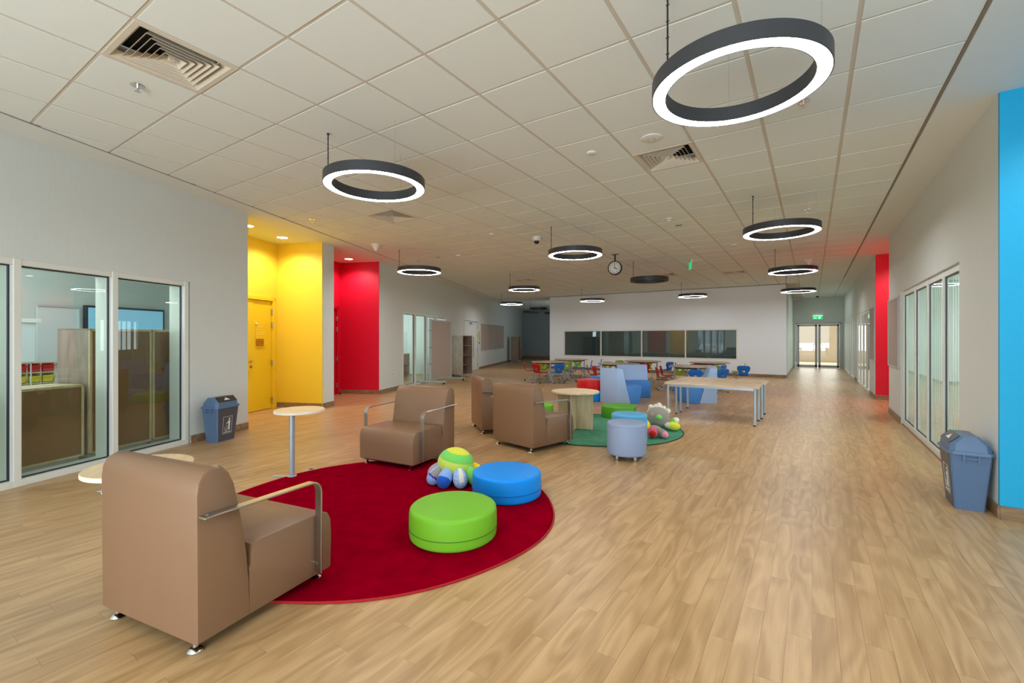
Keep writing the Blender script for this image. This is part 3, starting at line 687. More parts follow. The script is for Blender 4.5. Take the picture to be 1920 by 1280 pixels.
# sockets, card
def plate(lab, place, x, z, w=.075, h=.075):
    k = MB().box(x - w / 2, x + w / 2, -.009, 0, z - h / 2, z + h / 2, .002, 1); place(k); t = tag(k.build('wall_socket', M['white_plastic']), lab, 'socket')
    k = MB().box(x - .012, x + .012, -.012, -.009, z - .012, z + .012); place(k); k.build('switch_rocker', M['plastic_black'] if w > .1 else M['white_plastic'], t)
plate('white double wall socket low on the wall right of the left red alcove', pl, 8.91, .44, .15, .09)
plate('small white socket on the left wall below the pinboards', pl, 20.6, .40)
plate('small white socket on right wall under the far pinboard', pr, 13.69, .47, .12, .09)
k = MB().box(17.37, 17.6, -.008, 0, 1.30, 1.68).grp(LM); o = tag(k.build('wall_card', M['yellow_card']), 'yellow card notice on the left wall beside the pale double door', 'notice')
k = MB().box(17.45, 17.52, -.012, 0, 1.12, 1.24).grp(LM); k.build('pen_holder', M['plastic_black'], o)

# ------------------------------------------------------------------ ring lights
RR, RIN, RZ, RH = 0.455, 0.383, 2.79, 0.088
ROD = 223
def ring_light(loc, lab, lit=True, rod=ROD):
    t = thing('ring_light', lab, 'ceiling lamp', (loc[0], loc[1], RZ), 0, 'black ring pendant lights')
    MB().lathe([(RIN, 0.0), (RIN - .004, 0.0), (RIN - .004, RH), (RR + .002, RH), (RR + .002, 0.0), (RR - .004, 0.0), (RR - .004, RH - .004), (RIN, RH - .004), (RIN, 0.0)], n=96).build('housing', M['black'], t, True)
    MB().lathe([(RIN + .001, .002), (RR - .005, .002), (RR - .005, .006), (RIN + .001, .006), (RIN + .001, .002)], n=96).build('diffuser', M['led'] if lit else M['led_off'], t)
    a = math.radians(rod); r = (RR + RIN) / 2; hh = CEIL - .01 - RZ
    k = MB().tube([(r * math.cos(a), r * math.sin(a), RH), (r * math.cos(a), r * math.sin(a), hh)], .005, 8)
    for z in (.16, .25, .34, .43): k.tube([(r * math.cos(a) - .009, r * math.sin(a), z), (r * math.cos(a) + .009, r * math.sin(a), z)], .004, 6)
    k.build('power_rod', M['plastic_black'], t)
    MB().lathe([(0, hh - .012), (.012, hh - .012), (.012, hh), (0, hh)], (r * math.cos(a), r * math.sin(a), 0), 12).build('ceiling_cap', M['plastic_black'], t)
    for da in (120, 240):
        b = a + math.radians(da); MB().tube([(r * math.cos(b), r * math.sin(b), RH), (r * math.cos(b), r * math.sin(b), hh)], .0011, 5).build('suspension_wire', M['steel'], t)
    return t
R0 = ring_light((-0.36, 2.86), 'lit black ring pendant, largest, at upper right near the camera')
RL = [((-3.42, 2.86), 'lit black ring pendant hanging left, before the yellow alcove', 1),
      ((-7.04, 7.07), 'lit black ring pendant above the left wall glazing, right of red alcove', 1),
      ((-3.38, 7.09), 'lit black ring pendant left of the hanging clock', 1),
      ((-0.35, 7.10), 'lit black ring pendant on the right, second from the camera', 1),
      ((-7.05, 11.35), 'lit black ring pendant left of centre, third row', 1),
      ((-0.35, 11.44), 'lit black ring pendant third along the right row', 1),
      ((-10.5, 15.9), 'lit black ring pendant farthest left, before the dark area', 1),
      ((-7.0, 16.2), 'small lit black ring pendant before the white back wall, left one', 1),
      ((-3.4, 16.35), 'small lit black ring pendant before the white back wall, right one', 1),
      ((-0.35, 16.34), 'lit black ring pendant fourth along the right row, before the corridor', 1),
      ((-3.37, 11.3), 'switched off black ring pendant right of the clock', 0),
      ((-12.95, 21.6), 'switched off black ring pendant in the dark area, left', 0),
      ((-11.15, 19.3), 'switched off black ring pendant in the dark area, highest', 0),
      ((-12.5, 23.2), 'switched off black ring pendant half hidden by the white wall', 0)]
for (p, lab, lit) in RL:
    if lit:
        r = dup(R0, (p[0], p[1], RZ), 0, lab)
    else: ring_light(p, lab, False)

# downlights: lens disc + real spot
def downlight(loc, lab, power, col=(1, .96, .92)):
    t = thing('downlight', lab, 'ceiling lamp', (loc[0], loc[1], CEIL - .012), 0, 'recessed alcove downlights')
    MB().lathe([(.105, 0), (.105, -.006), (.092, -.006), (.092, 0)], n=28).build('trim_ring', M['white_plastic'], t, True)
    MB().lathe([(0, -.003), (.092, -.003)], n=28).build('lens', M['downlight'], t)
    l = bpy.data.lights.new('downlight_lamp', 'SPOT'); l.energy = power; l.color = col; l.spot_size = math.radians(150); l.spot_blend = 0.6; l.shadow_soft_size = .07
    o = bpy.data.objects.new('downlight_lamp', l); COL.objects.link(o); o.location = (loc[0], loc[1], CEIL - .03)
downlight((-8.27, 4.75), 'round downlight in yellow alcove ceiling, the one fully in view', 75)
downlight((-7.89, 3.93), 'round downlight in yellow alcove ceiling half hidden by the near wall', 75)
downlight((-9.19, 6.90), 'round downlight in the left red alcove ceiling', 70)
downlight((1.75, 12.2), 'round downlight in the right red recess ceiling', 120)
downlight((1.9, 4.1), 'round downlight above the blue alcove wall', 75, (.9, .97, 1))

# small ceiling fittings
def fit_sprinkler(x, y, lab):
    t = thing('sprinkler', lab, 'sprinkler', (x, y, CEIL), 0, 'chrome ceiling sprinklers')
    MB().lathe([(0, -.004), (.042, -.004), (.046, 0)], n=24).build('escutcheon', M['chrome'], t, True)
    MB().tube([(0, 0, -.004), (0, 0, -.035)], .008, 10).build('nozzle', M['chrome'], t)
    MB().lathe([(0, -.046), (.02, -.046), (.02, -.043), (0, -.043)], n=16).build('deflector', M['chrome'], t)
    MB().tube([(-.016, 0, -.012), (-.018, 0, -.03), (0, 0, -.044), (.018, 0, -.03), (.016, 0, -.012)], .003, 6).build('yoke', M['chrome'], t)
for x, y, l in ((-4.23, 1.31, 'chrome sprinkler beside the large near air diffuser'), (-0.06, 4.33, 'chrome sprinkler below the largest ring light'), (-0.06, 7.96, 'chrome sprinkler right of the second right ring light'),
                (-6.67, 4.32, 'small chrome sprinkler above the yellow alcove'), (-7.96, 7.97, 'chrome sprinkler above the left wall glazing')):
    fit_sprinkler(x, y, l)
def fit_disc(x, y, r, h, lab, cat, m=None):
    o = MB().lathe([(0, -h), (r * .75, -h), (r * .95, -h * .6), (r, 0)], (0, 0, 0), 28).build('ceiling_' + cat.replace(' ', '_'), m or M['white_plastic'], None, True, (x, y, CEIL)); tag(o, lab, cat)
    MB().lathe([(r * .3, -h - .0005), (r * .33, -h - .0015), (r * .36, -h - .0005)], (0, 0, 0), 20).build('groove', M['alu'], o); return o
fit_disc(-1.27, 4.33, .10, .015, 'flat round white ceiling speaker beside the right air diffuser', 'speaker')
fit_disc(-1.88, 4.33, .05, .018, 'white round sensor left of the ceiling speaker', 'sensor')
fit_disc(-4.86, 6.71, .05, .02, 'white round smoke detector left of the dome camera', 'smoke detector')
fit_disc(-6.75, 8.01, .055, .03, 'white smoke detector left of the row over the red alcove', 'smoke detector')
fit_disc(-1.31, 10.18, .06, .02, 'white flat disc speaker left of the second right ring', 'speaker')
fit_disc(-1.88, 15.37, .06, .03, 'far white smoke detector before the right rings', 'smoke detector')
fit_disc(-2.7, 9.05, .05, .012, 'small white ceiling disc above the green exit sign', 'sensor')
fit_disc(-4.6, 14.9, .07, .012, 'flat far ceiling speaker under the switched off ring', 'speaker')
sd = thing('smoke_detector', 'white finned smoke detector right of centre on the ceiling', 'smoke detector', (-1.89, 7.39, CEIL))
MB().lathe([(0, -.045), (.035, -.045), (.045, -.02), (.058, -.016), (.058, 0)], n=24).build('body', M['white_plastic'], sd, True)
MB().lathe([(.03, -.02), (.05, -.022), (.05, -.03), (.03, -.03)], n=12).build('fins', M['alu'], sd)
for x, y, l in ((-7.37, 6.18, 'white cone shaped wireless sensor above the red alcove'), (-0.06, 13.09, 'white cone shaped sensor right of the third right ring'), (-8.55, 14.3, 'small far white cone sensor before the dark area')):
    o = tag(MB().lathe([(0, -.13), (.03, -.13), (.045, -.09), (.085, -.03), (.10, -.012), (.10, 0)], n=28).build('cone_sensor', M['white_plastic'], None, True, (x, y, CEIL)), l, 'sensor')
for x, y, l in ((-1.87, 7.93, 'tiny dark square ceiling grille behind the finned smoke detector'), (-7.32, 7.96, 'tiny dark square ceiling grille above the left ring')):
    o = tag(MB().box(-.05, .05, -.03, .03, -.006, 0).build('ceiling_grille', M['bin_dark'], None, False, (x, y, CEIL)), l, 'grille')
    for q in (-.03, 0, .03): MB().box(q - .005, q + .005, -.028, .028, -.008, -.006).build('slat', M['alu'], o)
dc = thing('dome_camera', 'white dome security camera with black lens hanging from ceiling', 'camera', (-4.31, 7.38, CEIL))
MB().lathe([(0, -.075), (.06, -.075), (.075, -.06), (.078, 0)], n=28).build('housing', M['white_plastic'], dc, True)
MB().lathe([(.05, -.075), (.047, -.1), (.03, -.125), (0, -.135)], n=24).build('lens_dome', M['plastic_black'], dc, True)
MB().lathe([(0, -.05), (.05, -.05), (.06, 0)], n=16).build('dome_camera', M['plastic_black'], None, True, (0.2, 24.6, CEIL - .012))
tag(bpy.data.objects['dome_camera.001'], 'tiny black dome camera above the corridor doors', 'camera')

# clock on a drop stem
ck = thing('hanging_clock', 'round black rimmed double sided clock hanging from the ceiling, showing four', 'clock', (-3.72, 9.88, CEIL), 0)
MB().box(-.075, .075, -.03, .03, -.012, 0, .003, 1).build('ceiling_bracket', M['plastic_black'], ck)
MB().tube([(0, 0, -.012), (0, 0, -.17)], .017, 12).build('stem', M['plastic_black'], ck)
CR = Matrix.Translation((0, 0, -.31)) @ Matrix.Rotation(math.radians(8), 4, 'Z') @ Matrix.Rotation(PI / 2, 4, 'X')
MB().lathe([(0, -.045), (.15, -.045), (.158, -.035), (.158, .035), (.15, .045), (.137, .045), (.135, .035), (0, .035)], n=48).grp(CR).build('case', M['plastic_black'], ck, True)
fc = MB().lathe([(0, .037), (.135, .037), (.135, .036)], n=48).grp(CR).build('dial', M['white_print'], ck)
for h in range(12):
    a = PI / 2 - h * PI / 6; k = MB().box(-.006, .006, -.014, .014, .0375, .039); k.grp(Matrix.Translation((.108 * math.cos(a), .108 * math.sin(a), 0)) @ Matrix.Rotation(a - PI / 2, 4, 'Z')).grp(CR); k.build('hour_mark', M['plastic_black'], fc)
for ang, L_, w in ((90, .105, .005), (-30, .07, .008)):
    k = MB().box(-.015, L_, -w, w, .039, .041); k.grp(Matrix.Rotation(math.radians(ang), 4, 'Z')).grp(CR); k.build('clock_hand', M['plastic_black'], fc)

# exit signs (running figure and arrow)
def running_man(k, sx, sz, y, s=1.0):
    def T(p): return (sx + p[0] * s, y, sz + p[1] * s)
    k.tube([T((0, .03)), T((.01, .06))], .012 * s, 6); k.tube([T((.012, .078)), T((.014, .088))], .012 * s, 6)
    for a, b, c in (((0, .03), (.03, .01), (.02, -.03)), ((0, .03), (-.02, 0), (-.05, -.01)), ((.01, .06), (.04, .05), (.05, .03)), ((.01, .06), (-.02, .055), (-.035, .03))):
        k.tube([T(a), T(b), T(c)], .007 * s, 5)
es = thing('exit_sign', 'glowing green running figure exit sign above the corridor doors', 'exit sign', (0.22, 25.769, 2.34))
MB().box(-.21, .21, -.03, .03, -.085, .085, .006, 1).build('housing', M['white_plastic'], es)
MB().box(-.2, .2, -.036, -.031, -.075, .075).build('green_face', M['exit_green'], es)
k = MB(); running_man(k, 0.07, -.03, -.04, 1.0); k.box(-.13, -.03, -.042, -.038, -.012, .012); k.hexa([(-.16, -.042, 0), (-.13, -.042, -.03), (-.13, -.042, .03)], [(-.16, -.038, 0), (-.13, -.038, -.03), (-.13, -.038, .03)]); k.build('pictogram', M['exit_white'], es)
MB().box(-.19, .19, -.034, .02, .085, .095).build('light_bar', M['exit_white'], es)
e2 = thing('exit_sign', 'green blade exit sign hanging from the ceiling right of the clock', 'exit sign', (-2.48, 11.67, CEIL), math.radians(113))
MB().box(-.16, .16, -.025, .025, -.05, 0, .004, 1).build('housing', M['white_plastic'], e2)
MB().box(-.15, .15, -.005, .005, -.22, -.05).build('green_face', M['exit_green'], e2)
k = MB(); running_man(k, 0.05, -.15, -.009, 1.0); k.box(-.12, -.03, -.009, -.006, -.145, -.125); k.build('pictogram', M['exit_white'], e2)

# ------------------------------------------------------------------ armchairs (local x = facing direction, y = left)
def armchair(loc, heading, lab, first=None):
    if first: return dup(first, loc, heading, lab)
    t = thing('armchair', lab, 'armchair', loc, heading, 'tan leatherette armchairs with steel arms')
    W = .375; Z0 = .062
    prof = [(0, Z0), (-.005, .70), (.002, .755), (.022, .792), (.06, .808), (.10, .803), (.138, .775), (.165, .715), (.19, .60), (.21, .48), (.226, .38), (.235, .28), (.237, Z0)]
    b = MB(); b.prism([(p[0], p[1]) for p in prof], -W, W, 'y', .013, 2, skip=(11,)); b.build('backrest', M['leather'], t, True)
    pr2 = [(.238, Z0), (.2385, .285), (.247, .295), (.249, .355), (.256, .392), (.30, .405), (.55, .405), (.69, .398), (.725, .38), (.745, .34), (.75, .25), (.745, Z0 + .01), (.735, Z0)]
    b = MB(); b.prism(pr2, -W, W, 'y', .013, 2, skip=(0,)); b.build('seat', M['leather'], t, True)
    MB().box(.02, .72, -.33, .33, Z0 - .012, Z0).build('base_board', M['plastic_black'], t)
    for s in (-1, 1):
        k = MB(); y = s * (W + .025)
        path = [(.0, y, .612), (.05, y, .612), (.50, y, .600)]
        for q in range(1, 7):
            a = PI / 2 - q * PI / 12; path.append((.565 + .065 * math.cos(a), y, .535 + .065 * math.sin(a)))
        path += [(.63, y, .40), (.63, y, .085)]
        # a flat bar turned 90 degrees: broad face up on the arm, broad face outward on the post
        R_ = []; N = len(path); w, th = .048, .009
        k.strip(path, .046, .009, (0, 1, 0))
        a = k.build('armrest', M['steel'], t, False); soft(a, .002, 1)
        MB().tube([(.63, s * W, .14), (.63, s * (W + .02), .14)], .008, 8).build('arm_bolt', M['chrome'], a)
        MB().tube([(.03, s * (W - .01), .612), (.03, s * (W + .02), .612)], .008, 8).build('arm_bolt', M['chrome'], a)
    for x in (.035, .70):
        for s in (-1, 1):
            MB().lathe([(0, 0), (.030, 0), (.033, .006), (.026, .016), (.012, .022), (.012, Z0), (0, Z0)], (x, s * .303, 0), 24).build('foot', M['chrome'], t, True)
    return t
def rear_right(p, h, inset=(.035, -.303)):   # origin (centre of the rear edge) from the rear right foot position
    c, s = math.cos(h), math.sin(h); return (p[0] - c * inset[0] + s * inset[1], p[1] - s * inset[0] - c * inset[1], 0)
hA, hB, hC, hD = math.radians(99.5), math.radians(-84), math.radians(76), math.radians(50)
AC = armchair(rear_right((-2.273, .911), hA), hA, 'tan armchair in the left foreground seen from behind')
armchair(rear_right((-4.105, 3.327), hB, (.70, -.303)), hB, 'tan armchair facing the camera beside the slim round side table', AC)
armchair(rear_right((-2.836, 4.727), hC), hC, 'tan armchair seen from behind facing the wooden round table', AC)
armchair(rear_right((-3.975, 5.276), hD), hD, 'tan armchair half hidden behind the one facing the round table', AC)

# ------------------------------------------------------------------ side tables
def side_table(loc, rz, lab, R=.24, H=.655):
    t = thing('side_table', lab, 'side table', loc, rz, 'slim round side tables')
    th = .026
    MB().lathe([(0, H - .002), (R - .004, H - .002), (R - .002, H - .002), (R - .002, H), (0, H)], n=64).build('table_top', M['beech'], t)
    MB().lathe([(0, H - th), (R - .003, H - th), (R, H - th + .003), (R, H - .003), (R - .003, H - .0005), (R - .01, H - .0006)], n=64).build('edge_band', M['cream_edge'], t, True)
    MB().tube([(0, -.12, .008), (0, -.12, H - th)], .025, 24).build('pole', M['silver'], t, True)
    k = MB(); k.box(-.21, .06, -.15, -.10, 0, .008, .002, 1); b = k.build('base_bar', M['silver'], t)
    MB().box(.01, .06, -.10, .16, 0, .008, .002, 1).build('base_bar', M['silver'], t); MB().box(.01, .24, .12, .17, 0, .008, .002, 1).build('base_bar', M['silver'], t)
    MB().lathe([(0, .008), (.045, .008), (.045, .016), (0, .016)], (0, -.12, 0), 24).build('pole_flange', M['silver'], t, True)
    return t
side_table((-4.37, 2.69, 0), .42, 'slim round side table with silver pole beside the facing armchair')
side_table((-3.215, 1.005, 0), 2.6, 'round side table mostly hidden behind the foreground armchair', .2545)

# round wooden table with cross base
t = thing('round_table', 'round beech table on a crossed panel base on the green rug', 'table', (-3.0, 6.30, .014), math.radians(0))
MB().lathe([(0, .545), (.355, .545), (.36, .55), (.36, .566), (.355, .571), (0, .571)], n=64).build('table_top', M['beech'], t, True)
MB().box(-.27, .27, -.012, .012, 0, .545).grp(Matrix.Rotation(math.radians(12), 4, 'Z')).build('base_panel', M['beech_v'], t)
MB().box(-.012, .012, -.27, .27, 0, .545).grp(Matrix.Rotation(math.radians(12), 4, 'Z')).build('base_panel', M['beech_v'], t)

# ------------------------------------------------------------------ rugs
def rug(cx, cy, R, mt, me_, lab, wob):
    h = .010; k = MB(); N = 128; rings = []
    for q in range(0, 41):
        r = R * q / 40; row = []
        for a in range(N):
            th = 2 * PI * a / N; rr = r * (1 + wob * .012 * math.sin(3 * th + 1) * (q / 40) + wob * .006 * math.sin(7 * th) * (q / 40))
            x, y = rr * math.cos(th), rr * math.sin(th); z = h + .0035 * mnoise.noise(Vector((x * 2.2, y * 2.2, wob))) + .0015 * mnoise.noise(Vector((x * 14, y * 14, 3)))
            row.append(k.bm.verts.new((x, y, z if q < 40 else h - .002)))
            if q == 0: break
        rings.append(row)
    for q in range(40):
        A, B = rings[q], rings[q + 1]
        for a in range(N):
            if q == 0: k.bm.faces.new((A[0], B[a], B[(a + 1) % N]))
            else: k.bm.faces.new((A[a], B[a], B[(a + 1) % N], A[(a + 1) % N]))
    edge = [v.co.copy() for v in rings[-1]]
    low = [k.bm.verts.new((v.x, v.y, 0)) for v in edge]
    for a in range(N): k.bm.faces.new((rings[-1][a], low[a], low[(a + 1) % N], rings[-1][(a + 1) % N]))
    o = k.build('round_rug', mt, None, 'all', (cx, cy, 0)); tag(o, lab, 'rug')
    MB().tube([(v.x * 1.002, v.y * 1.002, .007) for v in edge], .0065, 8, True).build('edge_binding', me_, o, 'all')
rug(-2.96, 2.54, 1.40, M['rug_red'], M['rug_red_edge'], 'large round crimson pile rug in the foreground', 1.0)
rug(-2.77, 6.57, 1.24, M['rug_green'], M['rug_green_edge'], 'round green pile rug under the wooden round table', 0.6)

# ------------------------------------------------------------------ poufs and stools
def pouf(loc, R, H, mt, lab, seam=True, rz=0.0, grp='round vinyl floor poufs', ztop=None):
    b = .026; pf = [(0, 0), (R - b, 0)] + [(R - b + b * math.sin(a), b - b * math.cos(a)) for a in (0.4, .8, 1.2, PI / 2)] + [(R + .003, H * .5)] + [(R - b + b * math.cos(a), H - b + b * math.sin(a)) for a in (0, .4, .8, 1.2, PI / 2)] + [(R * .5, H + .006), (0, H + .008)]
    o = MB().lathe(pf, n=64).build('pouf', mt, None, 'all', loc); o.rotation_euler = (0, 0, rz); tag(o, lab, 'pouf', grp)
    if seam:
        sm = M['seam_b'] if mt == M['pouf_blue'] else (M['seam_r'] if mt == M['pouf_red'] else M['seam'])
        MB().tube([((R + .0035) * math.cos(a * PI / 32), (R + .0035) * math.sin(a * PI / 32), H * .36) for a in range(-20, 30)], .0022, 6).build('zip_seam', sm, o)
        a = -20 * PI / 32; MB().tube([((R + .0025) * math.cos(a), (R + .0025) * math.sin(a), z) for z in (.03, H * .3, H * .6, H - .03)], .0018, 6).build('side_seam', sm, o)
    return o
pouf((-2.095, 2.435, .010), .301, .21, M['pouf_green'], 'bright green round pouf on the red rug, nearest the camera', True, math.radians(-20))
pouf((-2.245, 3.325, .010), .301, .21, M['pouf_blue'], 'bright blue round pouf at the edge of the red rug', True, math.radians(-70))
pouf((-2.83, 7.70, .0), .300, .215, M['pouf_dgreen'], 'leaf green round pouf at the back of the green rug', True, 1)
pouf((-3.55, 7.46, .014), .296, .205, M['pouf_blue'], 'blue pouf hidden behind the base of the wooden round table', False)
pouf((-4.14, 7.09, .0), .296, .205, M['pouf_green'], 'green pouf peeking over the seat of the middle armchair', False)
pouf((-4.15, 9.48, 0), .296, .22, M['pouf_blue'], 'blue pouf under the red pouf in the stack', False)
pouf((-4.15, 9.48, .228), .296, .235, M['pouf_red'], 'red pouf stacked on a blue one beside the pale blue seat', False)
pouf((-4.29, 10.5, 0), .296, .22, M['pouf_red'], 'lower red pouf of the stack hidden behind the red and blue stack', False)
pouf((-4.29, 10.5, .228), .296, .22, M['pouf_blue'], 'blue pouf on top of the farther stack', False)
def drum(loc, R, H, mt, lab):
    t = thing('drum_stool', lab, 'stool', loc, .6, 'cylindrical drum stools'); b = .025; z0 = .055
    pf = [(0, z0), (R - b, z0)] + [(R - b + b * math.sin(a), z0 + b - b * math.cos(a)) for a in (0.5, 1.0, PI / 2)] + [(R, H * .6)] + [(R - b + b * math.cos(a), H - b + b * math.sin(a)) for a in (0, .5, 1.0, PI / 2)] + [(R * .5, H + .006), (0, H + .008)]
    MB().lathe(pf, n=64).build('cushion', mt, t, 'all')
    MB().tube([((R + .001) * math.cos(a * PI / 32), (R + .001) * math.sin(a * PI / 32), H - .035) for a in range(64)], .002, 6, True).build('piping', mt, t)
    for a in range(5):
        th = a * 2 * PI / 5; MB().lathe([(0, 0), (.019, 0), (.021, .004), (.017, z0), (0, z0)], ((R - .055) * math.cos(th), (R - .055) * math.sin(th), 0), 20).build('leg', M['chrome'], t, True)
drum((-1.785, 5.11, 0), .221, .42, M['lilac'], 'lilac grey drum stool on short chrome legs, on the bare floor')
drum((-1.93, 5.62, .014), .221, .42, M['sky_vinyl'], 'sky blue drum stool right behind the lilac one')

# ------------------------------------------------------------------ plush toys
def egg(k, c, r, L, ang, tilt, mf=None, m=None):
    """egg whose thin end points back to the toy centre; ang = outward direction"""
    def fn(q): w = 1.0 - .38 * (-q.x * .5 + .5); return Vector((q.x, q.y * w, q.z * w))
    rot = Matrix.Rotation(ang, 3, 'Z') @ Matrix.Rotation(tilt, 3, 'Y')
    k.ball(c, r, 44, (L / r, 1, 1), rot, mf or (lambda q: m), fn)
t1 = thing('plush_toy', 'lime and green plush toy with eight egg shaped feet on red rug', 'soft toy', (-2.86, 3.36, .016), 0)
def band(q):
    z = q.z
    return M['pl_dyellow'] if z > .80 else (M['pl_green'] if z > .28 else M['pl_lime'])
k = MB(); k.ball((0, 0, .165), .175, 48, (1, 1, .84), Matrix.Rotation(math.radians(12), 3, Vector((-.55, .83, 0))), band); k.build('body', None, t1, 'all')
W0 = YAW  # world angle of the picture's right
feet = [(-150, [M['pl_lblue'], M['pl_lblue'], .35], 'light blue foot with grey panel and purple trim'), (-112, [M['pl_lblue'], M['pl_blue'], .25], 'blue foot with a darker blue toe'), (-72, [M['pl_dots'], M['pl_dots'], 9], 'dotted blue foot with a white stripe'),
        (-34, [M['pl_green'], M['pl_green'], 9], 'plain green foot'), (8, [M['pl_yellow'], M['pl_orange'], .7], 'yellow foot with orange trim'), (50, [M['pl_orange'], M['pl_orange'], 9], 'orange foot'), (100, [M['pl_pink'], M['pl_pink'], 9], None), (165, [M['pl_lav'], M['pl_lpink'], .6], 'grey and lavender foot')]
for a, (m1, m2, th), lab in feet:
    A = W0 + math.radians(a)
    def mf(q, m1=m1, m2=m2, th=th, a=a):
        if a == -150 and q.y > .25 and q.x < .3: return M['pl_grey']
        if a == -150 and abs(q.x - .38) < .07: return M['pl_purple']
        if a == -72 and abs(q.y) < .30 and q.z > 0 and q.x < .75: return M['cream_plush']
        return m2 if q.x > th else m1
    k = MB(); egg(k, (.195 * math.cos(A), .195 * math.sin(A), .085), .080, .108, A, math.radians(44), mf); f = k.build('foot', None, t1, 'all')
    if lab: f['label'] = lab
t2 = thing('plush_toy', 'grey ball shaped plush toy with green nose and cream ears on green rug', 'soft toy', (-1.95, 6.97, .010), 0)
W2 = W0 - math.radians(18); fw = W2 - PI / 2     # its face looks back down the room
def ct(r, u, z): return (r * math.cos(fw) + u * math.cos(W2), r * math.sin(fw) + u * math.sin(W2), z)
k = MB(); k.ball((0, 0, .175), .172, 40, (1, 1, .97), None, lambda q: M['pl_grey']); k.build('body', None, t2, 'all')
def capm(q): return M['cream_plush']
k = MB(); k.ball(ct(-.050, .0, .195), .166, 28, (1, 1, 1), None, capm); k.build('hood', None, t2, 'all')['label'] = 'cream plush hood'
for u, z, r in ((-.10, .325, .038), (-.03, .345, .03), (.02, .35, .044), (.145, .275, .042), (.09, .32, .03)):
    k = MB(); k.ball(ct(-.02, u, z), r, 16, (1, 1, 1), None, capm); k.build('ear', None, t2, 'all')
k = MB(); k.ball(ct(.165, .02, .20), .044, 20, (1, 1, .95), None, lambda q: M['pl_green']); k.build('nose', None, t2, 'all')['label'] = 'round green nose'
k = MB(); k.tube([ct(.155, -.075 + .017 * math.cos(a * PI / 6), .245 + .017 * math.sin(a * PI / 6)) for a in range(12)], .003, 6, True); k.build('eye', M['cream_plush'], t2, 'all')
k = MB(); k.tube([ct(.165, -.085, .125), ct(.160, -.09, .11), ct(.15, -.10, .095)], .006, 6); k.build('mouth', M['pl_grey'], t2)
for (r, u, z, rad, L_, a, tl, m1, m2, th, lab) in (
    (.10, .20, .078, .074, .115, 0, 5, M['cream_plush'], M['pl_dyellow'], -.3, 'lemon and white foot'),
    (-.02, .225, .12, .058, .09, 20, -25, M['pl_green'], M['cream_plush'], .2, 'green and white foot'),
    (.60, .05, .066, .068, .15, -60, 8, M['pl_grey'], M['pl_lpink'], .62, 'grey foot with pink trim'),
    (.66, -.07, .084, .082, .12, -85, 8, M['pl_pink'], M['pl_red'], .8, 'pink foot with a red toe'),
    (.34, -.16, .11, .075, .12, -95, 20, M['pl_green'], M['pl_yellow'], .0, 'green and yellow foot'),
    (.34, -.02, .06, .06, .13, -50, 10, M['pl_lav'], M['pl_lav'], 9, 'lavender foot')):
    k = MB()
    def mf(q, m1=m1, m2=m2, th=th): return m2 if q.x > th else m1
    egg(k, ct(r, u, z), rad, L_, W2 + math.radians(a), math.radians(tl), mf); k.build('foot', None, t2, 'all')['label'] = lab

# ------------------------------------------------------------------ foam seats
def foam(Cp, Pp, Fp, F2, lab):
    """Cp,Pp rear corners; Fp,F2 front corners on the floor"""
    t = thing('foam_seat', lab, 'foam seat', (Cp[0], Cp[1], 0), 0, 'blue foam seats with pale backrest wedges')
    o0 = Vector((Cp[0], Cp[1], 0)); C_ = Vector((0, 0, 0)); P_ = Vector((Pp[0], Pp[1], 0)) - o0; F_ = Vector((Fp[0], Fp[1], 0)) - o0; G_ = Vector((F2[0], F2[1], 0)) - o0
    def at(f, z): a = C_.lerp(F_, f); b = P_.lerp(G_, f); return Vector((a.x, a.y, z)), Vector((b.x, b.y, z))
    b0, b1 = at(0, .0); f0, f1 = at(.56, .0); tb0, tb1 = at(0, .745); tf0, tf1 = at(.22, .735)
    k = MB(); k.hexa([b0, f0, f1, b1], [tb0, tf0, tf1, tb1], bev=.008); k.build('backrest', M['foam_light'], t, True)
    s0, s1 = at(.565, .0); e0, e1 = at(.95, .0); st0, st1 = at(.40, .385); et0, et1 = at(1.03, .38)
    k = MB(); k.hexa([s0, e0, e1, s1], [st0, et0, et1, st1], bev=.012); k.build('seat', M['foam_blue'], t, True)
foam((-3.43, 9.24), (-3.85, 9.32), (-3.00, 9.50), (-3.32, 9.98), 'pale blue foam seat seen from its back, beside the red pouf stack')
foam((-3.38, 11.08), (-3.99, 10.70), (-3.10, 10.52), (-3.66, 10.16), 'pale blue foam seat facing the camera behind the first')
foam((-1.68, 10.46), (-1.81, 11.14), (-2.23, 10.05), (-2.60, 10.50), 'blue foam seat behind the two rectangular desks')

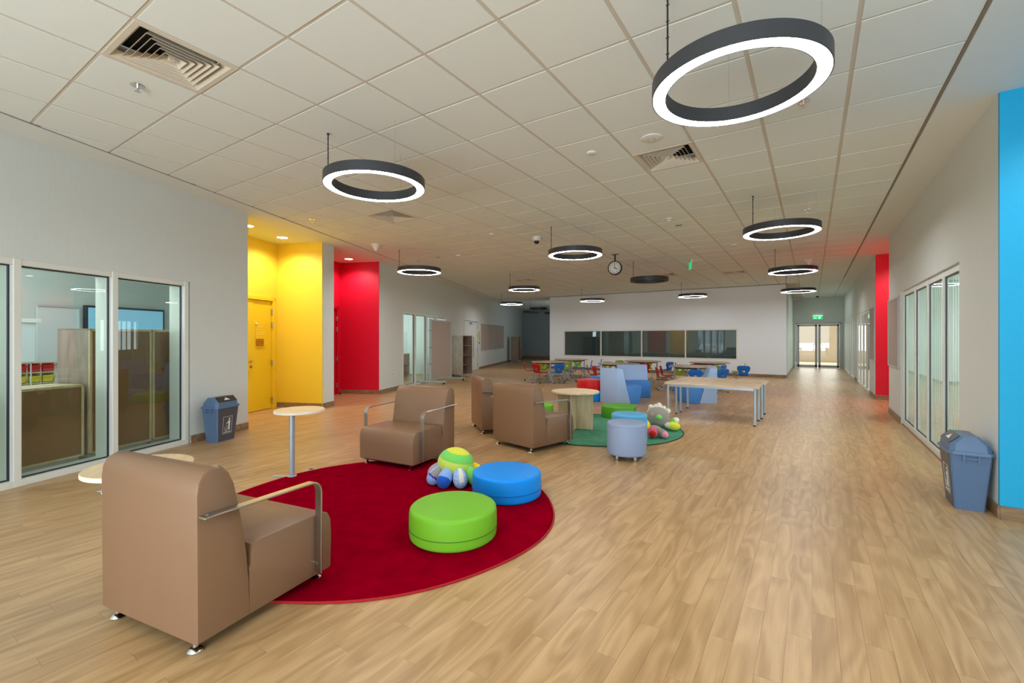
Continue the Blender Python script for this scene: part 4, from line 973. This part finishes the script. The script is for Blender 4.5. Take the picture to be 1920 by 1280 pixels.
# ------------------------------------------------------------------ rectangular desks
def desk(x0, x1, y0, y1, lab):
    t = thing('desk', lab, 'desk', (x0, y0, 0), 0, 'rectangular desks pushed together'); w, d_ = x1 - x0, y1 - y0; H = .62; c = .06
    pts = [(c, 0), (w - c, 0), (w - c * .3, c * .3), (w, c), (w, d_ - c), (w - c * .3, d_ - c * .3), (w - c, d_), (c, d_), (c * .3, d_ - c * .3), (0, d_ - c), (0, c), (c * .3, c * .3)]
    MB().prism(pts, H - .022, H, 'z', .003, 1).build('desk_top', M['desk'], t)
    MB().prism(pts, H - .024, H - .021, 'z').build('edge_band', M['cream_edge'], t)
    MB().lathe([(0, H + .0005), (.03, H + .0005), (.03, H + .002), (0, H + .002)], (.18, d_ * .5, 0), 20).build('cable_grommet', M['shelf_dark'], t)
    for (a, b, e, f) in ((.05, w - .05, .05, .08), (.05, w - .05, d_ - .08, d_ - .05), (.05, .08, .05, d_ - .05), (w - .08, w - .05, .05, d_ - .05)): MB().box(a, b, e, f, H - .065, H - .024).build('apron_rail', M['silver'], t)
    for x in (.065, w - .065):
        for y in (.065, d_ - .065):
            l = MB().tube([(x, y, .02), (x, y, H - .024)], .021, 20).build('leg', M['silver'], t, True)
            MB().lathe([(0, 0), (.02, 0), (.02, .02), (0, .02)], (x, y, 0), 16).build('leg_foot', M['rubber'], l)
desk(-2.14, -.685, 7.985, 8.68, 'front rectangular desk with silver legs, nearer the camera')
desk(-2.12, -.655, 8.80, 9.50, 'rear rectangular desk pushed behind the front desk')

# ------------------------------------------------------------------ round tables for children
def kid_table(loc, rz, lab, first=None):
    if first: return dup(first, loc, rz, lab)
    t = thing('round_kid_table', lab, 'table', loc, rz, 'round classroom tables'); H = .63; R = .6
    MB().lathe([(0, H - .025), (R - .004, H - .025), (R, H - .02), (R, H - .004), (R - .004, H), (0, H)], n=56).build('table_top', M['kid_table'], t, True)
    for i in range(4):
        a = i * PI / 2; x, y = .47 * math.cos(a), .47 * math.sin(a); x2, y2 = .47 * math.cos(a + PI / 2), .47 * math.sin(a + PI / 2)
        l = MB().tube([(x, y, .02), (x, y, H - .025)], .021, 16).build('leg', M['silver'], t, True)
        MB().lathe([(0, 0), (.024, 0), (.024, .025), (0, .025)], (x, y, 0), 14).build('leg_foot', M['rubber'], l)
        k = MB(); k.strip([(x, y, H - .05), (x2, y2, H - .05)], .04, .02, (0, 0, 1)); k.build('apron_rail', M['gasket'], t)
    return t
TT = [(-7.08, 13.0), (-7.26, 14.9), (-4.85, 13.15), (-4.72, 15.09), (-2.71, 13.01), (-2.70, 15.4)]
TL = ['round classroom table farthest left, front row', 'round classroom table farthest left, row nearest the back wall', 'middle round classroom table of front row, partly behind foam seats',
      'middle round classroom table of the row nearest the back wall', 'round classroom table right, front row, behind the desks', 'round classroom table right, row nearest the back wall']
KT = None
for i, p in enumerate(TT):
    q = kid_table((p[0], p[1], 0), .5, TL[i], KT); KT = KT or q

# ------------------------------------------------------------------ children's cantilever chairs (local x = facing)
def shell(k):
    """one piece seat and back: grid swept along a side profile, with a hand hole in the back"""
    prof = [(.185, .315, .30), (.17, .335, .33), (.10, .338, .34), (0, .328, .345), (-.10, .322, .33), (-.145, .335, .27), (-.165, .37, .225), (-.178, .42, .24), (-.19, .47, .31), (-.200, .53, .345), (-.215, .585, .31), (-.22, .605, .22)]
    # resample to get the hole rows
    n = 9; th = .012; rows = []
    for (x, z, w) in prof:
        row = []
        for j in range(n):
            u = (j / (n - 1) - .5) * 2; y = u * w / 2
            cx = .018 * u * u if z > .36 else 0; cz = .012 * u * u if z <= .36 else 0
            row.append((x + cx, y, z + cz))
        rows.append(row)
    def norm(i):
        a = rows[max(i - 1, 0)][4]; b = rows[min(i + 1, len(rows) - 1)][4]; d = Vector((b[0] - a[0], 0, b[2] - a[2])).normalized(); return Vector((d.z, 0, -d.x))
    T = [[k.bm.verts.new(p) for p in r] for r in rows]; B = [[k.bm.verts.new(Vector(p) + norm(i) * -th) for p in r] for i, r in enumerate(rows)]
    hole = {(7, 3), (7, 4)}
    keep = [[(i, j) not in hole for j in range(n - 1)] for i in range(len(rows) - 1)]
    for i in range(len(rows) - 1):
        for j in range(n - 1):
            if not keep[i][j]: continue
            k.bm.faces.new((T[i][j], T[i][j + 1], T[i + 1][j + 1], T[i + 1][j])); k.bm.faces.new((B[i][j], B[i + 1][j], B[i + 1][j + 1], B[i][j + 1]))
            for (di, dj, p, q) in ((-1, 0, (i, j), (i, j + 1)), (1, 0, (i + 1, j + 1), (i + 1, j)), (0, -1, (i + 1, j), (i, j)), (0, 1, (i, j + 1), (i + 1, j + 1))):
                a, b = i + di, j + dj
                if 0 <= a < len(rows) - 1 and 0 <= b < n - 1 and keep[a][b]: continue
                k.bm.faces.new((T[q[0]][q[1]], T[p[0]][p[1]], B[p[0]][p[1]], B[q[0]][q[1]]))
def kid_chair(col):
    t = thing('kid_chair', '', 'chair', (0, 0, 0), 0, 'small shell chairs around the classroom tables')
    k = MB(); shell(k); k.build('shell_seat', M['chair_' + col], t, 'all')
    for s in (-1, 1):
        y = s * .15; f = MB().tube([(-.10, s * .10, .312), (.05, s * .12, .31), (.15, y, .285), (.17, y, .25), (.05, y, .13), (-.12, y, .03), (-.19, y, .014), (-.10, y, .012), (.2, y, .012)], .009, 8).build('leg', M['alu'], t, 'all')
        for x in (-.18, .19): MB().box(x - .02, x + .02, y - .014, y + .014, 0, .022, .003, 1).build('foot_glide', M['rubber'], f)
    MB().tube([(.2, -.15, .012), (.2, .15, .012)], .008, 8).build('cross_bar', M['alu'], t)
    return t
CH = [('red', -7.75, 12.85, 0, 'red shell chair at the far left, seen from its side'), ('red', -7.03, 12.26, 50, 'red shell chair, back turned, left end of front row'), ('lime', -7.68, 13.60, 270, 'lime shell chair behind the leftmost front table leg'),
      ('red', -7.95, 14.64, 0, 'red shell chair seen in profile between the two leftmost tables'), ('blue', -6.55, 12.45, 110, 'blue shell chair, back turned, front of the leftmost table'), ('lime', -6.95, 13.80, 250, 'lime shell chair just behind the blue back turned chair'),
      ('blue', -6.40, 13.10, 180, 'blue shell chair in profile at right of the leftmost front table'), ('lime', -7.35, 15.63, 270, 'lime shell chair by the back wall behind the leftmost rear table'), ('lime', -8.03, 15.45, 270, 'lime shell chair glimpsed between the two leftmost table tops'),
      ('blue', -6.66, 14.85, 180, 'blue shell chair facing left at the leftmost rear table'), ('blue', -6.74, 15.92, 180, 'blue shell chair facing left, nearest the back wall'), ('red', -5.37, 12.55, 0, 'red shell chair in profile rising above the far blue pouf'),
      ('red', -4.98, 12.1, 20, 'red shell chair cut off by the pale blue foam back'), ('lime', -5.58, 14.15, 270, 'lime shell chair under the middle front table'), ('lime', -5.53, 15.40, 300, 'lime chair top showing over the middle front table'),
      ('lime', -4.81, 15.95, 270, 'lime shell chair under the middle rear table'), ('red', -4.33, 14.27, 70, 'red shell chair with open back hole right of foam seat'), ('blue', -4.08, 15.51, 135, 'blue shell chair standing before the back wall between tables'),
      ('red', -3.31, 12.43, 10, 'red shell chair in profile left of the desks, nearer one'), ('red', -3.41, 13.20, 10, 'red shell chair in profile left of the desks, farther one'), ('lime', -3.22, 13.80, 270, 'lime shell chair under the right front table'),
      ('blue', -2.45, 12.14, 90, 'blue shell chair, back turned, left of the third foam seat'), ('red', -2.89, 14.25, 270, 'red shell chair glimpsed behind the blue back turned chair'), ('red', -3.45, 15.1, 0, 'red chair tip left of the right rear table'),
      ('lime', -2.39, 13.87, 230, 'lime shell chair right behind the right front table'), ('lime', -3.09, 16.2, 270, 'lime shell chair beyond the right rear table'), ('blue', -2.33, 14.51, 150, 'blue shell chair under the right rear table edge'),
      ('blue', -2.01, 12.75, 120, 'blue shell chair right of the third foam seat'), ('lime', -1.95, 15.83, 180, 'lime shell chair in profile at right of the right rear table'), ('blue', -1.64, 14.56, 90, 'lone blue shell chair standing apart at the far right')]
protos = {}
for c, x, y, p, lab in CH:
    cp = camproj(x, y, 0); h = YAW + math.radians(p) - math.atan2(cp[0] - 960, 854)   # p is the heading relative to the line of sight from the entrance
    if c not in protos:
        protos[c] = kid_chair(c); r = protos[c]; r.location = (x, y, 0); r.rotation_euler = (0, 0, h); r['label'] = lab
    else: dup(protos[c], (x, y, 0), h, lab)

# ------------------------------------------------------------------ litter bins (local x = out of the broad face, y along it)
def litter_bin(loc, rz, lab):
    t = thing('litter_bin', lab, 'litter bin', loc, rz, 'blue grey swing top bins')
    def ringp(w, d_, z, c=.02): return [(-w + c, -d_, z), (w - c, -d_, z), (w, -d_ + c, z), (w, d_ - c, z), (w - c, d_, z), (-w + c, d_, z), (-w, d_ - c, z), (-w, -d_ + c, z)]
    k = MB(); k.hexa(ringp(.088, .145, 0, .008), ringp(.125, .185, .455, .012)); k.build('body', M['bin_blue'], t)
    k = MB(); k.hexa(ringp(.140, .205, .452, .03), ringp(.138, .203, .475, .03)); k.build('rim', M['bin_blue'], t)
    k = MB(); k.hexa(ringp(.125, .19, .474, .03), ringp(.118, .18, .53, .03)); k.hexa(ringp(.118, .18, .53, .03), ringp(.055, .165, .592, .02)); k.build('lid', M['bin_blue'], t)
    sl = math.atan2(.062, .063)
    fl = MB(); fl.box(-.046, .046, -.15, .15, 0, .004); fl.grp(Matrix.Translation((.089, 0, .562)) @ Matrix.Rotation(sl, 4, 'Y')); f = fl.build('swing_flap', M['plastic_black'], t)
    k = MB(); k.hexa([(-.025, 0, .0045), (.02, -.05, .0045), (.02, .05, .0045)], [(-.025, 0, .0055), (.02, -.05, .0055), (.02, .05, .0055)]); k.grp(Matrix.Translation((.089, 0, .562)) @ Matrix.Rotation(sl, 4, 'Y')); k.build('flap_emblem', M['white_print'], f)
    # dark label face slightly proud of the broad side, tilted with it
    tl = math.atan2(.037, .455)
    PM = Matrix.Translation((.0885, 0, 0)) @ Matrix.Rotation(tl, 4, 'Y')
    k = MB(); k.hexa([(0, -.125, .01), (0, .125, .01), (.003, .125, .01), (.003, -.125, .01)], [(0, -.16, .445), (0, .16, .445), (.003, .16, .445), (.003, -.16, .445)]); k.grp(PM); lp = k.build('label_panel', M['bin_dark'], t)
    k = MB()
    def bx(y0, y1, z0, z1): k.box(.003, .0045, y0, y1, z0, z1)
    bx(-.075, .075, .10, .103); bx(-.075, .075, .327, .33); bx(-.075, -.072, .10, .33); bx(.072, .075, .10, .33)   # border
    # person dropping litter (seen from outside, y runs right to left)
    bx(.012, .042, .215, .275); bx(.014, .025, .145, .215); bx(.029, .041, .145, .215)
    k.ball((.0037, .027, .295), .013, 12, (.15, 1, 1)); k.hexa([(.003, .012, .265), (.003, -.02, .235), (.003, -.02, .228), (.003, .012, .25)], [(.0045, .012, .265), (.0045, -.02, .235), (.0045, -.02, .228), (.0045, .012, .25)])
    k.hexa([(.003, -.045, .195), (.003, -.04, .195), (.003, -.035, .145), (.003, -.04, .145)], [(.0045, -.045, .195), (.0045, -.04, .195), (.0045, -.035, .145), (.0045, -.04, .145)])
    k.hexa([(.003, -.004, .195), (.003, .001, .195), (.003, -.006, .145), (.003, -.011, .145)], [(.0045, -.004, .195), (.0045, .001, .195), (.0045, -.006, .145), (.0045, -.011, .145)])
    bx(-.04, -.006, .143, .149); bx(-.026, -.018, .205, .214)
    random.seed(3)
    for q in range(9): bx(-.055 + q * .0125, -.046 + q * .0125, .115, .124 + random.uniform(0, .006))
    k.grp(PM); k.build('litter_pictogram', M['white_print'], lp)
    for s in (-1, 1):
        h = MB(); h.box(-.045, .045, s * .190 - .008, s * .190 + .008, .415, .43, .003, 1); h.box(-.05, -.038, s * .186 - .01, s * .186 + .01, .395, .452); h.box(.038, .05, s * .186 - .01, s * .186 + .01, .395, .452); h.build('grip', M['bin_blue'], t)
    return t
litter_bin((1.055, 5.21, 0), PI, 'blue grey swing top bin by the blue wall corner on the right')
litter_bin((-6.69, 2.98, 0), math.atan2(.377, .9262), 'blue grey swing top bin against the left wall before the yellow alcove')

# ------------------------------------------------------------------ mobile board and shelf units on the left
mb = thing('mobile_board', 'beige felt mobile partition board on castors before left wall glazing', 'board', (-9.62, 10.12, 0), math.atan2(1.42, -.40))
MB().box(.06, 1.42, -.015, .015, .12, 1.93).build('felt_panel', M['pinboard'], mb)
for x in (0.0, 1.42):
    MB().box(x - .03, x + .04, -.03, .03, .06, 1.97, .004, 1).build('post', M['alu'], mb)
    f = MB().box(x - .025, x + .035, -.5, .5, .055, .10, .004, 1).build('foot_bar', M['alu'], mb)
    for y in (-.45, .45): MB().lathe([(0, -.012), (.028, -.012), (.028, .012), (0, .012)], n=16).grp(Matrix.Translation((x, y, .028)) @ Matrix.Rotation(PI / 2, 4, 'Y')).build('castor', M['rubber'], f)
for z in (.12, 1.93): MB().box(.04, 1.39, -.02, .02, z - .015, z + .015).build('edge_rail', M['alu'], mb)
for z in (.6, 1.1, 1.6): MB().box(-.032, .042, -.034, .034, z, z + .015).build('post_collar', M['bin_dark'], mb)
for x in (.25, 1.0): MB().box(x - .05, x + .05, -.03, .03, 1.94, 2.0, .004, 1).build('clip', M['white_plastic'], mb)
def shelf_unit(loc, rz, lab, n=4, W=.60, D=.74, H=1.45, mside=None):
    """blank side faces -y (towards the camera), open compartments face +x"""
    t = thing('shelf_unit', lab, 'shelf', loc, rz, 'tall open shelf units'); z0 = .1; m = mside or M['shelf']
    MB().box(-W, 0, 0, .02, z0, H).build('side_panel', m, t); MB().box(-W, 0, D - .02, D, z0, H).build('side_panel', m, t)
    MB().box(-W, -W + .02, .02, D - .02, z0, H).build('back_panel', M['shelf_dark'], t)
    MB().box(-W - .005, .005, -.005, D + .005, H, H + .022).build('top_panel', m, t); MB().box(-W + .02, -.002, .02, D - .02, z0, z0 + .02).build('bottom_panel', m, t)
    for i in range(1, n): z = z0 + (H - z0) * i / n; MB().box(-W + .02, -.002, .02, D - .02, z - .01, z + .01).build('shelf_board', M['shelf_dark'], t)
    for x in (-W + .05, -.05):
        for y in (.05, D - .05): MB().tube([(x, y, 0), (x, y, z0)], .015, 10).build('leg', M['silver'], t)
shelf_unit((-10.22, 12.38, 0), math.radians(12), 'tall shelf unit with four open compartments before the pale double door')
shelf_unit((-14.05, 22.0, 0), math.radians(15), 'dark tall shelf unit at the far end of the left wall', mside=M['shelf'], W=.46, D=.5)

# ------------------------------------------------------------------ inside the left glazed room
def lthing(name, lab, cat, group=None):
    t = thing(name, lab, cat, (LP.x, LP.y, 0), LROT, group); return t
def bpart(t, nm, a, b, y0, y1, z0, z1, m, par=None): return MB().box(a, b, y0, y1, z0, z1, .003, 1).build(nm, m, par or t)
def cabinet(s0, s1, t0, t1, H, lab, mside):
    t = lthing('cabinet', lab, 'cabinet', 'cabinets with hardboard backs behind the near glazing')
    e = .028
    bpart(t, 'back_panel', s0 + e, s1 - e, t0 + .006, t0 + .012, .07 + e, H - e, M['hardboard'])
    for a, b, z0, z1 in ((s0, s0 + e, .07, H), (s1 - e, s1, .07, H), (s0, s1, .07, .07 + e), (s0, s1, H - e, H)): bpart(t, 'edge_frame', a, b, t0, t0 + .03, z0, z1, M['beech_v'])
    bpart(t, 'side_panel', s0, s0 + .018, t0 + .03, t1, .07, H, M['shelf']); bpart(t, 'side_panel', s1 - .018, s1, t0 + .03, t1, .07, H, mside)
    bpart(t, 'top_panel', s0, s1, t0 + .03, t1, H - .02, H, M['beech_v']); bpart(t, 'plinth', s0 + .02, s1 - .02, t0 + .05, t1 - .03, 0, .07, M['alu'])
cabinet(-.62, .60, .27, .72, .87, 'low cabinet with brown hardboard back at left edge behind glass', M['beech_v'])
cabinet(.61, 1.86, .27, .72, .87, 'low cabinet with brown hardboard back behind the middle glass pane', M['beech_v'])
cabinet(1.90, 2.62, .25, .72, 1.49, 'tall cabinet with brown back nearest the low one behind glass', M['beech_v'])
cabinet(2.63, 3.35, .25, .72, 1.49, 'tall cabinet with brown back beside the right window post', M['beech_v'])
t = lthing('whiteboard', 'white writing board on the inner wall of the left room', 'whiteboard')
bpart(t, 'board_surface', 3.88, 4.52, 4.12, 4.135, .95, 1.93, M['white_board']); bpart(t, 'frame', 4.51, 4.54, 4.10, 4.14, .95, 1.95, M['alu']); bpart(t, 'pen_tray', 3.88, 4.54, 4.06, 4.14, .93, .96, M['alu']); bpart(t, 'frame', 3.88, 4.54, 4.10, 4.14, 1.93, 1.96, M['alu'])
t = lthing('display_screen', 'large wall display glowing pale blue inside the left room', 'screen')
bpart(t, 'bezel', 4.60, 6.16, 4.07, 4.14, 1.08, 2.0, M['gasket']); bpart(t, 'screen_panel', 4.64, 6.12, 4.062, 4.07, 1.12, 1.96, M['screen'])
t = lthing('flip_chart', 'white flip chart on a stand inside the left room', 'flip chart')
bpart(t, 'paper_pad', 2.75, 3.28, 3.2, 3.23, 1.02, 1.62, M['white_board']); bpart(t, 'header_bar', 2.70, 3.34, 3.18, 3.25, 1.62, 1.68, M['white_plastic'])
for s in (2.78, 3.25): bpart(t, 'leg', s - .007, s + .007, 3.24, 3.255, 0, 1.02, M['alu'])
t = lthing('cubby_shelf', 'low cubby shelf inside the left room holding coloured trays', 'shelf')
for z in (.03, .34, .50, .66, .83, .985): bpart(t, 'shelf_board', 2.9, 3.73, 3.5, 3.85, z - .01, z + .01, M['beech_v'])
for s in (2.9, 3.18, 3.36, 3.54, 3.73): bpart(t, 'divider', s - .01, s + .01, 3.5, 3.85, .02, .985, M['beech_v'])
for s in (3.45, 3.635, 3.27):
    for z, m, cn in ((.85, 'tray_red', 'red'), (.68, 'tray_yellow', 'yellow')):
        wh = {3.45: 'middle', 3.635: 'right hand', 3.27: 'left hand'}[s]
        o = lthing('storage_tray', '%s plastic tray in the %s column of the cubby shelf' % (cn, wh), 'tray', 'coloured trays in the cubby shelf')
        k = MB(); k.hexa([(s - .062, 3.50, z), (s + .062, 3.50, z), (s + .062, 3.8, z), (s - .062, 3.8, z)], [(s - .078, 3.48, z + .09), (s + .078, 3.48, z + .09), (s + .078, 3.8, z + .09), (s - .078, 3.8, z + .09)]); k.build('tray_body', M[m], o)
        bpart(o, 'tray_lip', s - .08, s + .08, 3.465, 3.49, z + .085, z + .1, M[m])
# things glimpsed in the right and far left rooms
t = thing('long_table', 'long low table glimpsed through the near right glazing', 'table', (3.6, 8.2, 0))
MB().box(-.6, .6, -1.6, 1.6, .70, .73).build('table_top', M['desk'], t)
for x in (-.5, .5):
    for y in (-1.5, 1.5): MB().tube([(x, y, 0), (x, y, .70)], .02, 8).build('leg', M['silver'], t)
t = lthing('low_cabinet', 'low brown cabinet inside the far left glazed room', 'cabinet')
bpart(t, 'carcass', 10.9, 13.6, 1.6, 2.1, .05, .8, M['hardboard']); bpart(t, 'top_panel', 10.88, 13.62, 1.58, 2.12, .8, .83, M['beech_v']); bpart(t, 'plinth', 10.95, 13.55, 1.65, 2.05, 0, .05, M['alu'])
